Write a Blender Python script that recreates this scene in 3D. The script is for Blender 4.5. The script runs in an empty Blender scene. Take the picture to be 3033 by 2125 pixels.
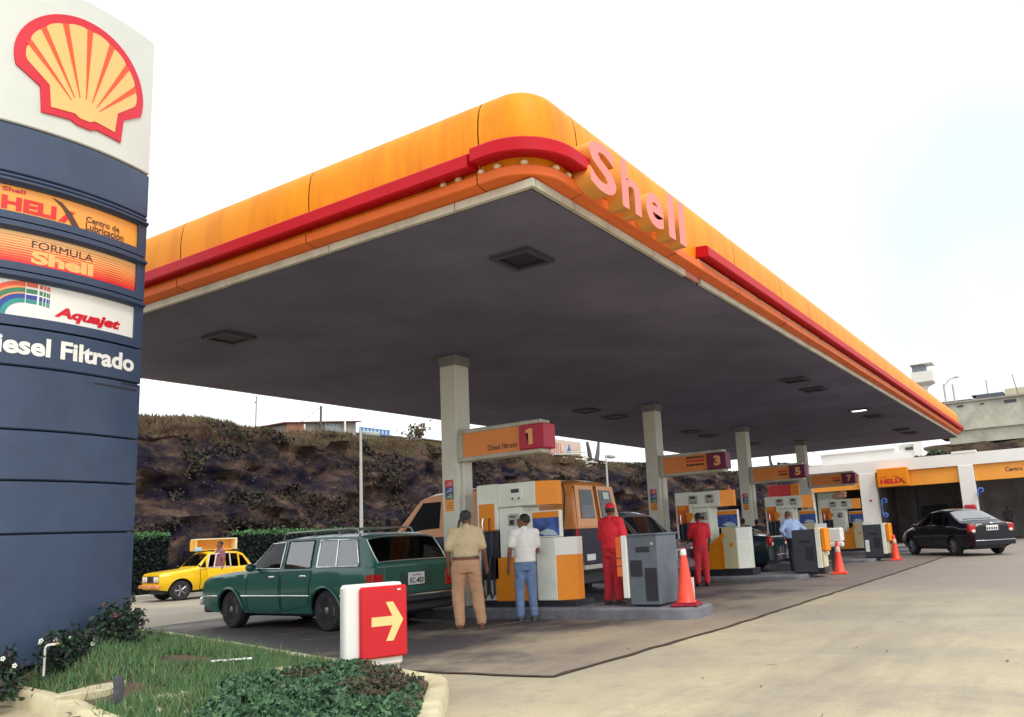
import bpy, bmesh, math, random
import numpy as np
from mathutils import Vector, Matrix, noise
R = math.radians
random.seed(7)
rng = np.random.default_rng(7)
scene = bpy.context.scene
COL = scene.collection

# ------------------------------------------------------------------ camera, sky, sun, exposure
YAW, PITCH, ROLL = R(30.99), R(10.16), R(-3.14)
_f = Vector((math.cos(YAW)*math.cos(PITCH), math.sin(YAW)*math.cos(PITCH), math.sin(PITCH)))
_r = Vector((math.sin(YAW), -math.cos(YAW), 0))
_u = _r.cross(_f)
RIGHT = math.cos(ROLL)*_r + math.sin(ROLL)*_u
UP = -math.sin(ROLL)*_r + math.cos(ROLL)*_u
cam = bpy.data.cameras.new('camera')
cam.sensor_fit = 'HORIZONTAL'
cam.sensor_width = 36.0
cam.lens = 2392.3/3033*36
cam.shift_x = (1516.5-1716.4)/3033
cam.shift_y = (1159.1-1062.5)/3033
cam.clip_end = 2000
cam_ob = bpy.data.objects.new('camera', cam)
COL.objects.link(cam_ob)
_m = Matrix((RIGHT, UP, -_f)).transposed().to_4x4()
_m.translation = (0, 0, 1.27)
cam_ob.matrix_world = _m
scene.camera = cam_ob

SUN_EL, SUN_AZ = R(52), R(-118)      # azimuth in the XY plane from +X
world = bpy.data.worlds.new('World')
scene.world = world
world.use_nodes = True
nt = world.node_tree
nt.nodes.clear()
def N(tree, kind, **kw):
    n = tree.nodes.new(kind)
    for k, v in kw.items():
        setattr(n, k, v)
    return n
out = N(nt, 'ShaderNodeOutputWorld')
bg = N(nt, 'ShaderNodeBackground')
bg.inputs['Strength'].default_value = 0.15
sky = N(nt, 'ShaderNodeTexSky', sky_type='NISHITA', sun_disc=False)
sky.sun_elevation = SUN_EL
sky.sun_rotation = math.pi/2 - SUN_AZ
sky.dust_density = 4.0
sky.air_density = 1.0
tc = N(nt, 'ShaderNodeTexCoord')
cl = N(nt, 'ShaderNodeTexNoise')
cl.inputs['Scale'].default_value = 1.6
cl.inputs['Detail'].default_value = 4
cl.inputs['Roughness'].default_value = 0.5
ramp = N(nt, 'ShaderNodeValToRGB')
ramp.color_ramp.elements[0].position = 0.26
ramp.color_ramp.elements[0].color = (4.9, 5.75, 5.8, 1)
ramp.color_ramp.elements[1].position = 0.56
ramp.color_ramp.elements[1].color = (9.3, 9.6, 9.8, 1)
dt = N(nt, 'ShaderNodeVectorMath', operation='DOT_PRODUCT')
dt.inputs[1].default_value = (0.971, 0.047, 0.236)
nt.links.new(tc.outputs['Generated'], dt.inputs[0])
mr_ = N(nt, 'ShaderNodeMapRange')
mr_.inputs['From Min'].default_value = 0.93; mr_.inputs['From Max'].default_value = 0.995
nt.links.new(dt.outputs['Value'], mr_.inputs['Value'])
mm_ = N(nt, 'ShaderNodeMath', operation='MULTIPLY')
sb_ = N(nt, 'ShaderNodeMath', operation='SUBTRACT')
nt.links.new(cl.outputs['Fac'], mm_.inputs[0]); mm_.inputs[1].default_value = 0.45
ad_ = N(nt, 'ShaderNodeMath', operation='MULTIPLY_ADD')
nt.links.new(mr_.outputs['Result'], ad_.inputs[0]); ad_.inputs[1].default_value = -0.36; ad_.inputs[2].default_value = 0.42
nt.links.new(mm_.outputs[0], sb_.inputs[0]); nt.links.new(ad_.outputs[0], sb_.inputs[1])
fa_ = N(nt, 'ShaderNodeMath', operation='ADD'); nt.links.new(ad_.outputs[0], fa_.inputs[0]); nt.links.new(mm_.outputs[0], fa_.inputs[1])
mixc = N(nt, 'ShaderNodeMix', data_type='RGBA')
mixc.inputs['Factor'].default_value = 0.86
nt.links.new(tc.outputs['Generated'], cl.inputs['Vector'])
nt.links.new(fa_.outputs[0], ramp.inputs['Fac'])
nt.links.new(sky.outputs['Color'], mixc.inputs['A'])
nt.links.new(ramp.outputs['Color'], mixc.inputs['B'])
nt.links.new(mixc.outputs['Result'], bg.inputs['Color'])
nt.links.new(bg.outputs['Background'], out.inputs['Surface'])

sun = bpy.data.lights.new('sun', 'SUN')
sun.energy = 1.5
sun.angle = R(18)
sun.color = (1.0, 0.93, 0.82)
sun_ob = bpy.data.objects.new('sun', sun)
COL.objects.link(sun_ob)
_d = Vector((math.cos(SUN_AZ)*math.cos(SUN_EL), math.sin(SUN_AZ)*math.cos(SUN_EL), math.sin(SUN_EL)))
sun_ob.rotation_euler = _d.to_track_quat('Z', 'Y').to_euler()
sun_ob.location = (0, 0, 30)
vs = scene.view_settings
vs.view_transform = 'Standard'
try:
    vs.look = 'None'
except Exception:
    pass
vs.exposure = 0.2
vs.gamma = 1.0
vs.use_curve_mapping = False

# ------------------------------------------------------------------ materials
MATS = {}
def mat(name, col, rough=0.55, var=0.12, scale=3.0, bump=0.0, bscale=40.0, metal=0.0, coat=0.0, dirt=None, dirt_amt=0.0, dscale=1.2, spec=0.5, world=False, stretch=None):
    if name in MATS:
        return MATS[name]
    m = bpy.data.materials.new(name)
    m.use_nodes = True
    t = m.node_tree
    p = t.nodes['Principled BSDF']
    p.inputs['Roughness'].default_value = rough
    p.inputs['Metallic'].default_value = metal
    p.inputs['Coat Weight'].default_value = coat
    p.inputs['Coat Roughness'].default_value = 0.06
    p.inputs['Specular IOR Level'].default_value = spec
    if world:
        g = N(t, 'ShaderNodeNewGeometry'); vec = g.outputs['Position']
    else:
        g = N(t, 'ShaderNodeTexCoord'); vec = g.outputs['Object']
    n1 = N(t, 'ShaderNodeTexNoise')
    n1.inputs['Scale'].default_value = scale
    n1.inputs['Detail'].default_value = 6
    n1.inputs['Roughness'].default_value = 0.6
    t.links.new(vec, n1.inputs['Vector'])
    mp = N(t, 'ShaderNodeMapRange')
    mp.inputs['From Min'].default_value = 0.3
    mp.inputs['From Max'].default_value = 0.7
    t.links.new(n1.outputs['Fac'], mp.inputs['Value'])
    mx = N(t, 'ShaderNodeMix', data_type='RGBA')
    mx.inputs['A'].default_value = (*[c*(1-var) for c in col], 1)
    mx.inputs['B'].default_value = (*[min(c*(1+var), 0.95) for c in col], 1)
    t.links.new(mp.outputs['Result'], mx.inputs['Factor'])
    last = mx.outputs['Result']
    if dirt:
        n2 = N(t, 'ShaderNodeTexNoise')
        n2.inputs['Scale'].default_value = dscale
        n2.inputs['Detail'].default_value = 8
        n2.inputs['Roughness'].default_value = 0.7
        if stretch:
            ms = N(t, 'ShaderNodeMapping'); ms.inputs['Scale'].default_value = stretch
            t.links.new(vec, ms.inputs['Vector']); t.links.new(ms.outputs['Vector'], n2.inputs['Vector'])
        else:
            t.links.new(vec, n2.inputs['Vector'])
        m2 = N(t, 'ShaderNodeMapRange')
        m2.inputs['From Min'].default_value = 0.45
        m2.inputs['From Max'].default_value = 0.75
        m2.inputs['To Max'].default_value = dirt_amt
        t.links.new(n2.outputs['Fac'], m2.inputs['Value'])
        mx2 = N(t, 'ShaderNodeMix', data_type='RGBA')
        mx2.inputs['B'].default_value = (*dirt, 1)
        t.links.new(m2.outputs['Result'], mx2.inputs['Factor'])
        t.links.new(last, mx2.inputs['A'])
        last = mx2.outputs['Result']
    t.links.new(last, p.inputs['Base Color'])
    if bump:
        n3 = N(t, 'ShaderNodeTexNoise')
        n3.inputs['Scale'].default_value = bscale
        n3.inputs['Detail'].default_value = 4
        t.links.new(vec, n3.inputs['Vector'])
        b = N(t, 'ShaderNodeBump')
        b.inputs['Strength'].default_value = bump
        b.inputs['Distance'].default_value = 0.02
        t.links.new(n3.outputs['Fac'], b.inputs['Height'])
        t.links.new(b.outputs['Normal'], p.inputs['Normal'])
    MATS[name] = m
    return m
def leafmat(name, cols, rough=0.6, trans=0.0):
    m = bpy.data.materials.new(name)
    m.use_nodes = True
    t = m.node_tree
    p = t.nodes['Principled BSDF']
    p.inputs['Roughness'].default_value = rough
    p.inputs['Specular IOR Level'].default_value = 0.25
    g = N(t, 'ShaderNodeNewGeometry')
    r = N(t, 'ShaderNodeValToRGB')
    els = r.color_ramp.elements
    while len(els) < len(cols):
        els.new(0.5)
    for i, c in enumerate(cols):
        els[i].position = i/(len(cols)-1)
        els[i].color = (*c, 1)
    t.links.new(g.outputs['Random Per Island'], r.inputs['Fac'])
    t.links.new(r.outputs['Color'], p.inputs['Base Color'])
    MATS[name] = m
    return m
def glass(name, col, rough=0.04):
    return mat(name, col, rough=rough, var=0.02, spec=0.4)

def seeglass(name, tint, refl):
    m = bpy.data.materials.new(name); m.use_nodes = True; t = m.node_tree
    for n in list(t.nodes):
        if n.type != 'OUTPUT_MATERIAL': t.nodes.remove(n)
    o = [n for n in t.nodes if n.type == 'OUTPUT_MATERIAL'][0]
    a = N(t, 'ShaderNodeBsdfTransparent'); a.inputs['Color'].default_value = (*tint, 1)
    b = N(t, 'ShaderNodeBsdfGlossy'); b.inputs['Roughness'].default_value = 0.03
    lw = N(t, 'ShaderNodeFresnel'); lw.inputs['IOR'].default_value = 1.5
    ad = N(t, 'ShaderNodeMath', operation='ADD'); ad.inputs[1].default_value = refl; ad.use_clamp = True
    t.links.new(lw.outputs['Fac'], ad.inputs[0])
    x = N(t, 'ShaderNodeMixShader'); t.links.new(ad.outputs[0], x.inputs['Fac'])
    t.links.new(a.outputs[0], x.inputs[1]); t.links.new(b.outputs[0], x.inputs[2]); t.links.new(x.outputs[0], o.inputs['Surface'])
    MATS[name] = m; return m
PANE = seeglass('car pane clear', (.62,.68,.66), .03)
PANET = seeglass('car pane tinted', (.3,.38,.36), .2)
PANED = seeglass('car pane dark', (.12,.14,.16), -.015)
YEL = mat('fascia yellow', (0.85, 0.3, 0.005), 0.5, 0.06, 1.3, dirt=(0.6, 0.13, 0.008), dirt_amt=0.75, dscale=1.0, spec=0.2, stretch=(2.2, 2.2, 0.35))
RED = mat('band red', (0.5, 0.004, 0.014), 0.5, 0.08, 2.0, spec=0.2)
ORB = mat('band orange', (0.78, 0.16, 0.035), 0.5, 0.08, 2.0, spec=0.2)
CREAM = mat('trim cream', (0.55, 0.52, 0.42), 0.6, 0.1, 3.0, dirt=(0.2, 0.16, 0.13), dirt_amt=0.6, dscale=2.5)
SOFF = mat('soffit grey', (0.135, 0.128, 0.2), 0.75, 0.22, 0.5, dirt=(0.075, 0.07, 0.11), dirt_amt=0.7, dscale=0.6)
COLM = mat('column paint', (0.7, 0.69, 0.6), 0.6, 0.06, 1.5, dirt=(0.4, 0.37, 0.3), dirt_amt=0.3, dscale=1.0)
DARK = mat('dark recess', (0.02, 0.02, 0.03), 0.5)
LENS = mat('lamp lens', (0.01, 0.012, 0.03), 0.5, spec=0.2)
LFRM = mat('lamp frame', (0.05, 0.05, 0.075), 0.6)
PINK = mat('letter face faded', (0.8, 0.23, 0.2), 0.5, 0.08, 2.0)
LSIDE = mat('letter return', (0.82, 0.34, 0.06), 0.5, 0.06, 2.0)
NAVY = mat('pylon navy', (0.033, 0.056, 0.112), 0.55, 0.14, 1.6, bump=0.05, bscale=90, dirt=(0.06, 0.09, 0.15), dirt_amt=0.6, dscale=0.9)
HEADW = mat('pylon head white', (0.6, 0.63, 0.58), 0.5, 0.04, 1.5, dirt=(0.5,0.54,0.5), dirt_amt=.5, dscale=1)
WHITE = mat('sign white', (0.8, 0.8, 0.76), 0.4, 0.03, 2.0)
CREAMY = mat('emblem yellow', (0.85, 0.48, 0.16), 0.4, 0.04, 2.0)
REDE = mat('emblem red', (0.6, 0.006, 0.025), 0.4, 0.04, 2.0)
ORRIB = mat('emblem rib', (0.75, 0.08, 0.015), 0.4, 0.04, 2.0)
BLK = mat('print black', (0.03, 0.022, 0.03), 0.5)
CHROME = mat('chrome', (0.75, 0.76, 0.78), 0.18, 0.03, 3, metal=1.0)
RUB = mat('tyre rubber', (0.022, 0.021, 0.025), 0.85, 0.2, 8)
RIM = mat('rim steel', (0.32, 0.32, 0.35), 0.35, 0.15, 8, metal=0.7)
GLS = glass('car glass', (0.012, 0.016, 0.02))
PUMPW = mat('pump white', (0.84, 0.87, 0.77), 0.45, 0.05, 2.5, dirt=(0.5, 0.5, 0.42), dirt_amt=0.35, dscale=1.5)
PUMPO = mat('pump orange', (0.85, 0.27, 0.004), 0.45, 0.05, 2.5)
PUMPD = mat('pump maroon', (0.22, 0.01, 0.02), 0.5)
GREYK = mat('kiosk grey', (0.115, 0.135, 0.165), 0.6, 0.15, 3, bump=0.05, dirt=(.06,.07,.09), dirt_amt=.6, dscale=1.6)
CONC = mat('concrete', (0.36, 0.35, 0.32), 0.85, 0.18, 2.0, bump=0.2, bscale=30, dirt=(0.14, 0.13, 0.13), dirt_amt=0.6, dscale=1.1, world=True)
KERB = mat('kerb limewash', (0.62, 0.56, 0.36), 0.85, 0.14, 4.0, bump=0.08, bscale=25, dirt=(0.3, 0.24, 0.14), dirt_amt=0.7, dscale=2.2, world=True)
SKIN = mat('skin brown', (0.2, 0.085, 0.05), 0.55, 0.12, 12)
HAIR = mat('hair black', (0.012, 0.01, 0.011), 0.6, 0.3, 30)

# ------------------------------------------------------------------ mesh helpers
class MB:
    def __init__(s):
        s.v = []; s.f = []; s.mi = []; s.cur = 0; s.sm = []; s.smooth = False
    def add(s, vs, fs):
        b = len(s.v)
        s.v.extend([tuple(v) for v in vs])
        for f in fs:
            s.f.append(tuple(i+b for i in f)); s.mi.append(s.cur); s.sm.append(s.smooth)
        return s
    def box(s, x0, x1, y0, y1, z0, z1, bev=0.0):
        if x0 > x1: x0, x1 = x1, x0
        if y0 > y1: y0, y1 = y1, y0
        if z0 > z1: z0, z1 = z1, z0
        b = min(bev, 0.45*min(x1-x0, y1-y0, z1-z0))
        if b <= 0:
            v = [(x, y, z) for x in (x0, x1) for y in (y0, y1) for z in (z0, z1)]
            return s.add(v, [(0,1,3,2),(4,6,7,5),(0,4,5,1),(2,3,7,6),(0,2,6,4),(1,5,7,3)])
        X = (x0, x1); Y = (y0, y1); Z = (z0, z1)
        v = []; idx = {}
        for i in (0,1):
            for j in (0,1):
                for k in (0,1):
                    sx = b if i == 0 else -b; sy = b if j == 0 else -b; sz = b if k == 0 else -b
                    idx[(i,j,k,0)] = len(v); v.append((X[i], Y[j]+sy, Z[k]+sz))
                    idx[(i,j,k,1)] = len(v); v.append((X[i]+sx, Y[j], Z[k]+sz))
                    idx[(i,j,k,2)] = len(v); v.append((X[i]+sx, Y[j]+sy, Z[k]))
        f = []
        for i in (0,1):
            q = [idx[(i,0,0,0)], idx[(i,0,1,0)], idx[(i,1,1,0)], idx[(i,1,0,0)]]
            f.append(q if i == 0 else q[::-1])
            q = [idx[(0,i,0,1)], idx[(1,i,0,1)], idx[(1,i,1,1)], idx[(0,i,1,1)]]
            f.append(q if i == 0 else q[::-1])
            q = [idx[(0,0,i,2)], idx[(0,1,i,2)], idx[(1,1,i,2)], idx[(1,0,i,2)]]
            f.append(q if i == 0 else q[::-1])
        for j in (0,1):
            for k in (0,1):
                f.append([idx[(0,j,k,1)], idx[(1,j,k,1)], idx[(1,j,k,2)], idx[(0,j,k,2)]])
                f.append([idx[(j,0,k,0)], idx[(j,1,k,0)], idx[(j,1,k,2)], idx[(j,0,k,2)]])
                f.append([idx[(j,k,0,0)], idx[(j,k,1,0)], idx[(j,k,1,1)], idx[(j,k,0,1)]])
        for i in (0,1):
            for j in (0,1):
                for k in (0,1):
                    f.append([idx[(i,j,k,0)], idx[(i,j,k,1)], idx[(i,j,k,2)]])
        return s.add(v, f)
    def loft(s, rings, closed=True, caps=True):
        n = len(rings[0]); v = [p for r in rings for p in r]; f = []
        m = n if closed else n-1
        for i in range(len(rings)-1):
            for j in range(m):
                a = i*n+j; b = i*n+(j+1) % n
                f.append((a, b, b+n, a+n))
        if caps and closed:
            f.append(tuple(range(n))[::-1])
            f.append(tuple(range((len(rings)-1)*n, len(rings)*n)))
        return s.add(v, f)
    def tube(s, path, r, n=8, caps=True):
        P = [Vector(p) for p in path]
        rr = r if isinstance(r, (list, tuple)) else [r]*len(P)
        rings = []; up = None
        for i, p in enumerate(P):
            t = (P[min(i+1, len(P)-1)] - P[max(i-1, 0)]).normalized()
            if up is None:
                up = Vector((0,0,1)) if abs(t.z) < 0.9 else Vector((1,0,0))
            a = t.cross(up)
            if a.length < 1e-4:
                a = t.cross(Vector((0.3, 1, 0.2)))
            a.normalize(); b = a.cross(t).normalized(); up = b
            rings.append([p + rr[i]*(math.cos(2*math.pi*k/n)*a + math.sin(2*math.pi*k/n)*b) for k in range(n)])
        return s.loft(rings, True, caps)
    def lathe(s, prof, n=20, c=(0,0,0), axis='z'):
        rings = []
        for r, h in prof:
            ring = []
            for k in range(n):
                a = 2*math.pi*k/n
                x, y = r*math.cos(a), r*math.sin(a)
                if axis == 'z': p = (c[0]+x, c[1]+y, c[2]+h)
                elif axis == 'y': p = (c[0]+x, c[1]+h, c[2]+y)
                else: p = (c[0]+h, c[1]+x, c[2]+y)
                ring.append(p)
            rings.append(ring)
        return s.loft(rings, True, True)
    def prism(s, poly, fn, d0, d1):
        n = len(poly)
        v = [fn(a, b, d0) for a, b in poly] + [fn(a, b, d1) for a, b in poly]
        f = [tuple(range(n))[::-1], tuple(range(n, 2*n))]
        f += [(i, (i+1) % n, (i+1) % n+n, i+n) for i in range(n)]
        return s.add(v, f)
    def grid(s, nu, nv, fn):
        v = [fn(i/nu, j/nv) for i in range(nu+1) for j in range(nv+1)]
        f = []
        for i in range(nu):
            for j in range(nv):
                a = i*(nv+1)+j
                f.append((a, a+nv+1, a+nv+2, a+1))
        return s.add(v, f)
    def ell(s, c, r, nu=14, nv=10):
        rings = []
        for i in range(nv+1):
            t = -math.pi/2 + math.pi*i/nv
            t = max(min(t, math.pi/2-0.05), -math.pi/2+0.05)
            rings.append([(c[0]+r[0]*math.cos(t)*math.cos(2*math.pi*k/nu), c[1]+r[1]*math.cos(t)*math.sin(2*math.pi*k/nu), c[2]+r[2]*math.sin(t)) for k in range(nu)])
        return s.loft(rings, True, True)
    def mesh(s, name, smooth=None, normals=True):
        me = bpy.data.meshes.new(name)
        me.from_pydata(s.v, [], s.f)
        if normals:
            bm = bmesh.new(); bm.from_mesh(me)
            bmesh.ops.recalc_face_normals(bm, faces=bm.faces)
            bm.to_mesh(me); bm.free()
        if smooth is not None:
            for p in me.polygons: p.use_smooth = True
            me.set_sharp_from_angle(angle=R(smooth))
        return me

def obj(name, mb, m, parent=None, world=False, smooth=None, normals=True):
    me = mb.mesh(name, smooth, normals) if isinstance(mb, MB) else mb
    me.materials.clear()
    for q in (m if isinstance(m, (list, tuple)) else [m]):
        me.materials.append(q)
    if isinstance(mb, MB) and isinstance(m, (list, tuple)):
        for p, i in zip(me.polygons, mb.mi): p.material_index = i
    o = bpy.data.objects.new(name, me)
    COL.objects.link(o)
    if parent is not None:
        o.parent = parent
        if world:
            o.matrix_parent_inverse = wmat(parent).inverted()
    return o
def wmat(o):
    mm = Matrix.LocRotScale(o.location, o.rotation_euler, o.scale)
    if o.parent is not None:
        return wmat(o.parent) @ o.matrix_parent_inverse @ mm
    return mm
def tag(o, label, cat, group=None, kind=None):
    o['label'] = label; o['category'] = cat
    if group: o['group'] = group
    if kind: o['kind'] = kind
    return o
def thing(name, label, cat, loc=(0,0,0), rz=0.0, group=None):
    o = bpy.data.objects.new(name, None)
    COL.objects.link(o)
    o.empty_display_size = 0.2
    o.location = loc; o.rotation_euler = (0, 0, rz)
    return tag(o, label, cat, group)
def struct(name, mb, m, smooth=None):
    o = obj(name, mb, m, smooth=smooth); o['kind'] = 'structure'; return o
def children(o):
    return [c for c in bpy.data.objects if c.parent == o]
def copy_tree(o, parent=None):
    c = o.copy(); COL.objects.link(c)
    if parent is not None:
        inv = o.matrix_parent_inverse.copy(); c.parent = parent; c.matrix_parent_inverse = inv
    for ch in children(o): copy_tree(ch, c)
    return c

_FONT_CACHE = {}
def text_mesh(s, bold=0.0, shear=0.0, depth=0.0, spacing=1.0, bevel=0.0):
    cu = bpy.data.curves.new('lettering', 'FONT')
    cu.body = s; cu.size = 1.0; cu.offset = bold; cu.shear = shear
    cu.extrude = depth/2; cu.space_character = spacing; cu.resolution_u = 4
    o = bpy.data.objects.new('lettering', cu)
    COL.objects.link(o)
    me = bpy.data.meshes.new_from_object(o)
    bpy.data.objects.remove(o); bpy.data.curves.remove(cu)
    return me
def text(name, s, m, parent, fn, a0, b0, width, height, bold=0.02, shear=0.0, depth=None, spacing=1.0, world=True, side=None):
    """lettering with its lower left corner at (a0, b0) on the surface fn(a, b, d)"""
    me = text_mesh(s, bold, shear, 0.2 if depth else 0.0, spacing)
    co = np.zeros(len(me.vertices)*3); me.vertices.foreach_get('co', co); co = co.reshape(-1, 3)
    mn, mx = co.min(0), co.max(0)
    sx = width/(mx[0]-mn[0]); sy = height/(mx[1]-mn[1])
    zs = (mx[2]-mn[2]) or 1.0
    for v, c in zip(me.vertices, co):
        d = 0.004 if not depth else depth[0] + (depth[1]-depth[0])*(c[2]-mn[2])/zs
        v.co = fn(float(a0+(c[0]-mn[0])*sx), float(b0+(c[1]-mn[1])*sy), float(d))
    me.update()
    o = obj(name, me, m if side is None else [m, side], parent, world)
    if side is not None:
        bm = bmesh.new(); bm.from_mesh(me)
        bmesh.ops.recalc_face_normals(bm, faces=bm.faces)
        fr = Vector(fn(a0, b0, 1.0)) - Vector(fn(a0, b0, 0.0)); fr.normalize()
        for f in bm.faces:
            f.material_index = 0 if abs(f.normal.dot(fr)) > 0.7 else 1
        bm.to_mesh(me); bm.free()
    return o
def plane_fn(o, ax, ay):
    o = Vector(o); ax = Vector(ax).normalized(); ay = Vector(ay).normalized(); nz = ax.cross(ay)
    return lambda a, b, d: o + ax*float(a) + ay*float(b) + nz*float(d)

def curved_plate(poly, fn, d0, d1, step=0.06):
    bm = bmesh.new()
    bm.faces.new([bm.verts.new((a, b, 0)) for a, b in poly])
    bmesh.ops.triangulate(bm, faces=bm.faces[:])
    a0 = min(p[0] for p in poly); a1 = max(p[0] for p in poly)
    x = math.ceil(a0/step)*step
    while x < a1:
        bmesh.ops.bisect_plane(bm, geom=bm.verts[:]+bm.edges[:]+bm.faces[:], plane_co=(x,0,0), plane_no=(1,0,0), dist=1e-5)
        x += step
    mb = MB()
    bm.verts.index_update()
    vs_ = [v.co.copy() for v in bm.verts]; n = len(vs_)
    fs = [tuple(v.index for v in f.verts) for f in bm.faces]
    ed = [(e.verts[0].index, e.verts[1].index) for e in bm.edges if len(e.link_faces) == 1]
    bm.free()
    mb.add([fn(v.x, v.y, d1) for v in vs_]+[fn(v.x, v.y, d0) for v in vs_],
           fs + [tuple(i+n for i in f[::-1]) for f in fs] + [(a, b, b+n, a+n) for a, b in ed])
    return mb
def star_plate(poly, c, fn, d0, d1, nr=9, step=0.05):
    Q = []
    for p, q in zip(poly, poly[1:]+poly[:1]):
        L = math.hypot(q[0]-p[0], q[1]-p[1]); n = max(1, int(L/step))
        Q += [(p[0]+(q[0]-p[0])*i/n, p[1]+(q[1]-p[1])*i/n) for i in range(n)]
    mb = MB()
    rings = [[fn(c[0]+(a-c[0])*t, c[1]+(b-c[1])*t, d1) for a, b in Q] for t in [0.02]+[k/nr for k in range(1, nr+1)]]
    rings.append([fn(a, b, d0) for a, b in Q])
    mb.loft(rings, True, True)
    return mb
def rect(a0, a1, b0, b1):
    return [(a0, b0), (a1, b0), (a1, b1), (a0, b1)]

def leaves(P, size, mname, name, parent=None, up=0.3, elong=1.6, m=None):
    """small leaf quads at points P (n,3)"""
    P = np.asarray(P); n = len(P)
    a = rng.normal(size=(n, 3)); a /= np.linalg.norm(a, axis=1)[:, None]
    b = rng.normal(size=(n, 3)); b[:, 2] += up
    b -= (a*b).sum(1)[:, None]*a; b /= np.linalg.norm(b, axis=1)[:, None]
    s = size*(0.6+0.8*rng.random(n))[:, None]
    c = np.cross(a, b)
    V = np.stack([P-b*s*elong*0.5, P+a*s*0.5+c*s*0.15, P+b*s*elong*0.5, P-a*s*0.5+c*s*0.15], 1).reshape(-1, 3)
    me = bpy.data.meshes.new(name)
    me.from_pydata(V.tolist(), [], [(4*i, 4*i+1, 4*i+2, 4*i+3) for i in range(n)])
    return obj(name, me, m or MATS[mname], parent, world=parent is not None)
# ------------------------------------------------------------------ ground
def ground_mat():
    m = bpy.data.materials.new('forecourt ground'); m.use_nodes = True
    t = m.node_tree; p = t.nodes['Principled BSDF']
    p.inputs['Roughness'].default_value = 0.8
    p.inputs['Specular IOR Level'].default_value = 0.35
    g = N(t, 'ShaderNodeNewGeometry')
    def noi(scale, det, rough=0.6, stretch=None, seed=0.0):
        mpn = N(t, 'ShaderNodeMapping')
        mpn.inputs['Scale'].default_value = stretch or (1, 1, 1)
        mpn.inputs['Location'].default_value = (seed, seed*0.7, 0)
        t.links.new(g.outputs['Position'], mpn.inputs['Vector'])
        n = N(t, 'ShaderNodeTexNoise')
        n.inputs['Scale'].default_value = scale; n.inputs['Detail'].default_value = det; n.inputs['Roughness'].default_value = rough
        t.links.new(mpn.outputs['Vector'], n.inputs['Vector'])
        return n.outputs['Fac']
    def mr(v, a, b, c=0.0, d=1.0):
        q = N(t, 'ShaderNodeMapRange')
        for k, x in zip(('From Min', 'From Max', 'To Min', 'To Max'), (a, b, c, d)): q.inputs[k].default_value = x
        t.links.new(v, q.inputs['Value']); return q.outputs['Result']
    def mix(f, a, b):
        q = N(t, 'ShaderNodeMix', data_type='RGBA')
        t.links.new(f, q.inputs['Factor'])
        for k, x in (('A', a), ('B', b)):
            if isinstance(x, tuple): q.inputs[k].default_value = (*x, 1)
            else: t.links.new(x, q.inputs[k])
        return q.outputs['Result']
    c = mix(mr(noi(0.16, 5), 0.35, 0.65), (0.58, 0.5, 0.3), (0.46, 0.4, 0.27))
    c = mix(mr(noi(0.35, 6, 0.6, (1, 2.2, 1), 21), 0.45, 0.7, 0, 0.7), c, (0.6, 0.53, 0.33))
    c = mix(mr(noi(0.07, 4, 0.6, seed=40), 0.45, 0.65, 0, 0.6), c, (0.32, 0.285, 0.25))
    c = mix(mr(noi(0.22, 6, 0.7, (0.35, 3.0, 1), 60), 0.52, 0.74, 0, 0.55), c, (0.17, 0.15, 0.145))
    c = mix(mr(noi(0.9, 7, 0.7, seed=3), 0.42, 0.72, 0, 0.55), c, (0.27, 0.23, 0.2))
    c = mix(mr(noi(0.5, 6, 0.65, (1, 0.25, 1), 11), 0.5, 0.75, 0, 0.6), c, (0.23, 0.205, 0.195))
    c = mix(mr(noi(5.0, 6, 0.75, seed=5), 0.5, 0.8, 0, 0.4), c, (0.2, 0.17, 0.15))
    c = mix(mr(noi(40.0, 3, 0.7), 0.35, 0.7, 0, 0.22), c, (0.16, 0.14, 0.12))
    vo = N(t, 'ShaderNodeTexVoronoi'); vo.inputs['Scale'].default_value = 1.3; vo.inputs['Randomness'].default_value = 1.0
    t.links.new(g.outputs['Position'], vo.inputs['Vector'])
    dr = N(t, 'ShaderNodeMath', operation='MULTIPLY_ADD'); dr.inputs[1].default_value = 0.35
    t.links.new(noi(6.0, 3, 0.6, seed=8), dr.inputs[0]); t.links.new(vo.outputs['Distance'], dr.inputs[2])
    c = mix(mr(dr.outputs[0], 0.17, 0.26, 0.6, 0.0), c, (0.1, 0.085, 0.075))
    # tyre-worn greyer concrete farther along the drive
    sx = N(t, 'ShaderNodeSeparateXYZ'); t.links.new(g.outputs['Position'], sx.inputs['Vector'])
    nn = N(t, 'ShaderNodeMath', operation='MULTIPLY_ADD'); nn.inputs[1].default_value = 9.0
    t.links.new(noi(0.3, 6, 0.65, (0.6, 1.6, 1), 33), nn.inputs[0]); t.links.new(sx.outputs['X'], nn.inputs[2])
    c = mix(mr(nn.outputs[0], 14.0, 21.0, 0, 0.8), c, (0.235, 0.205, 0.19))
    t.links.new(c, p.inputs['Base Color'])
    b = N(t, 'ShaderNodeBump'); b.inputs['Strength'].default_value = 0.25; b.inputs['Distance'].default_value = 0.01
    t.links.new(noi(60.0, 4), b.inputs['Height']); t.links.new(b.outputs['Normal'], p.inputs['Normal'])
    return m
GROUND = ground_mat()
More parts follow.
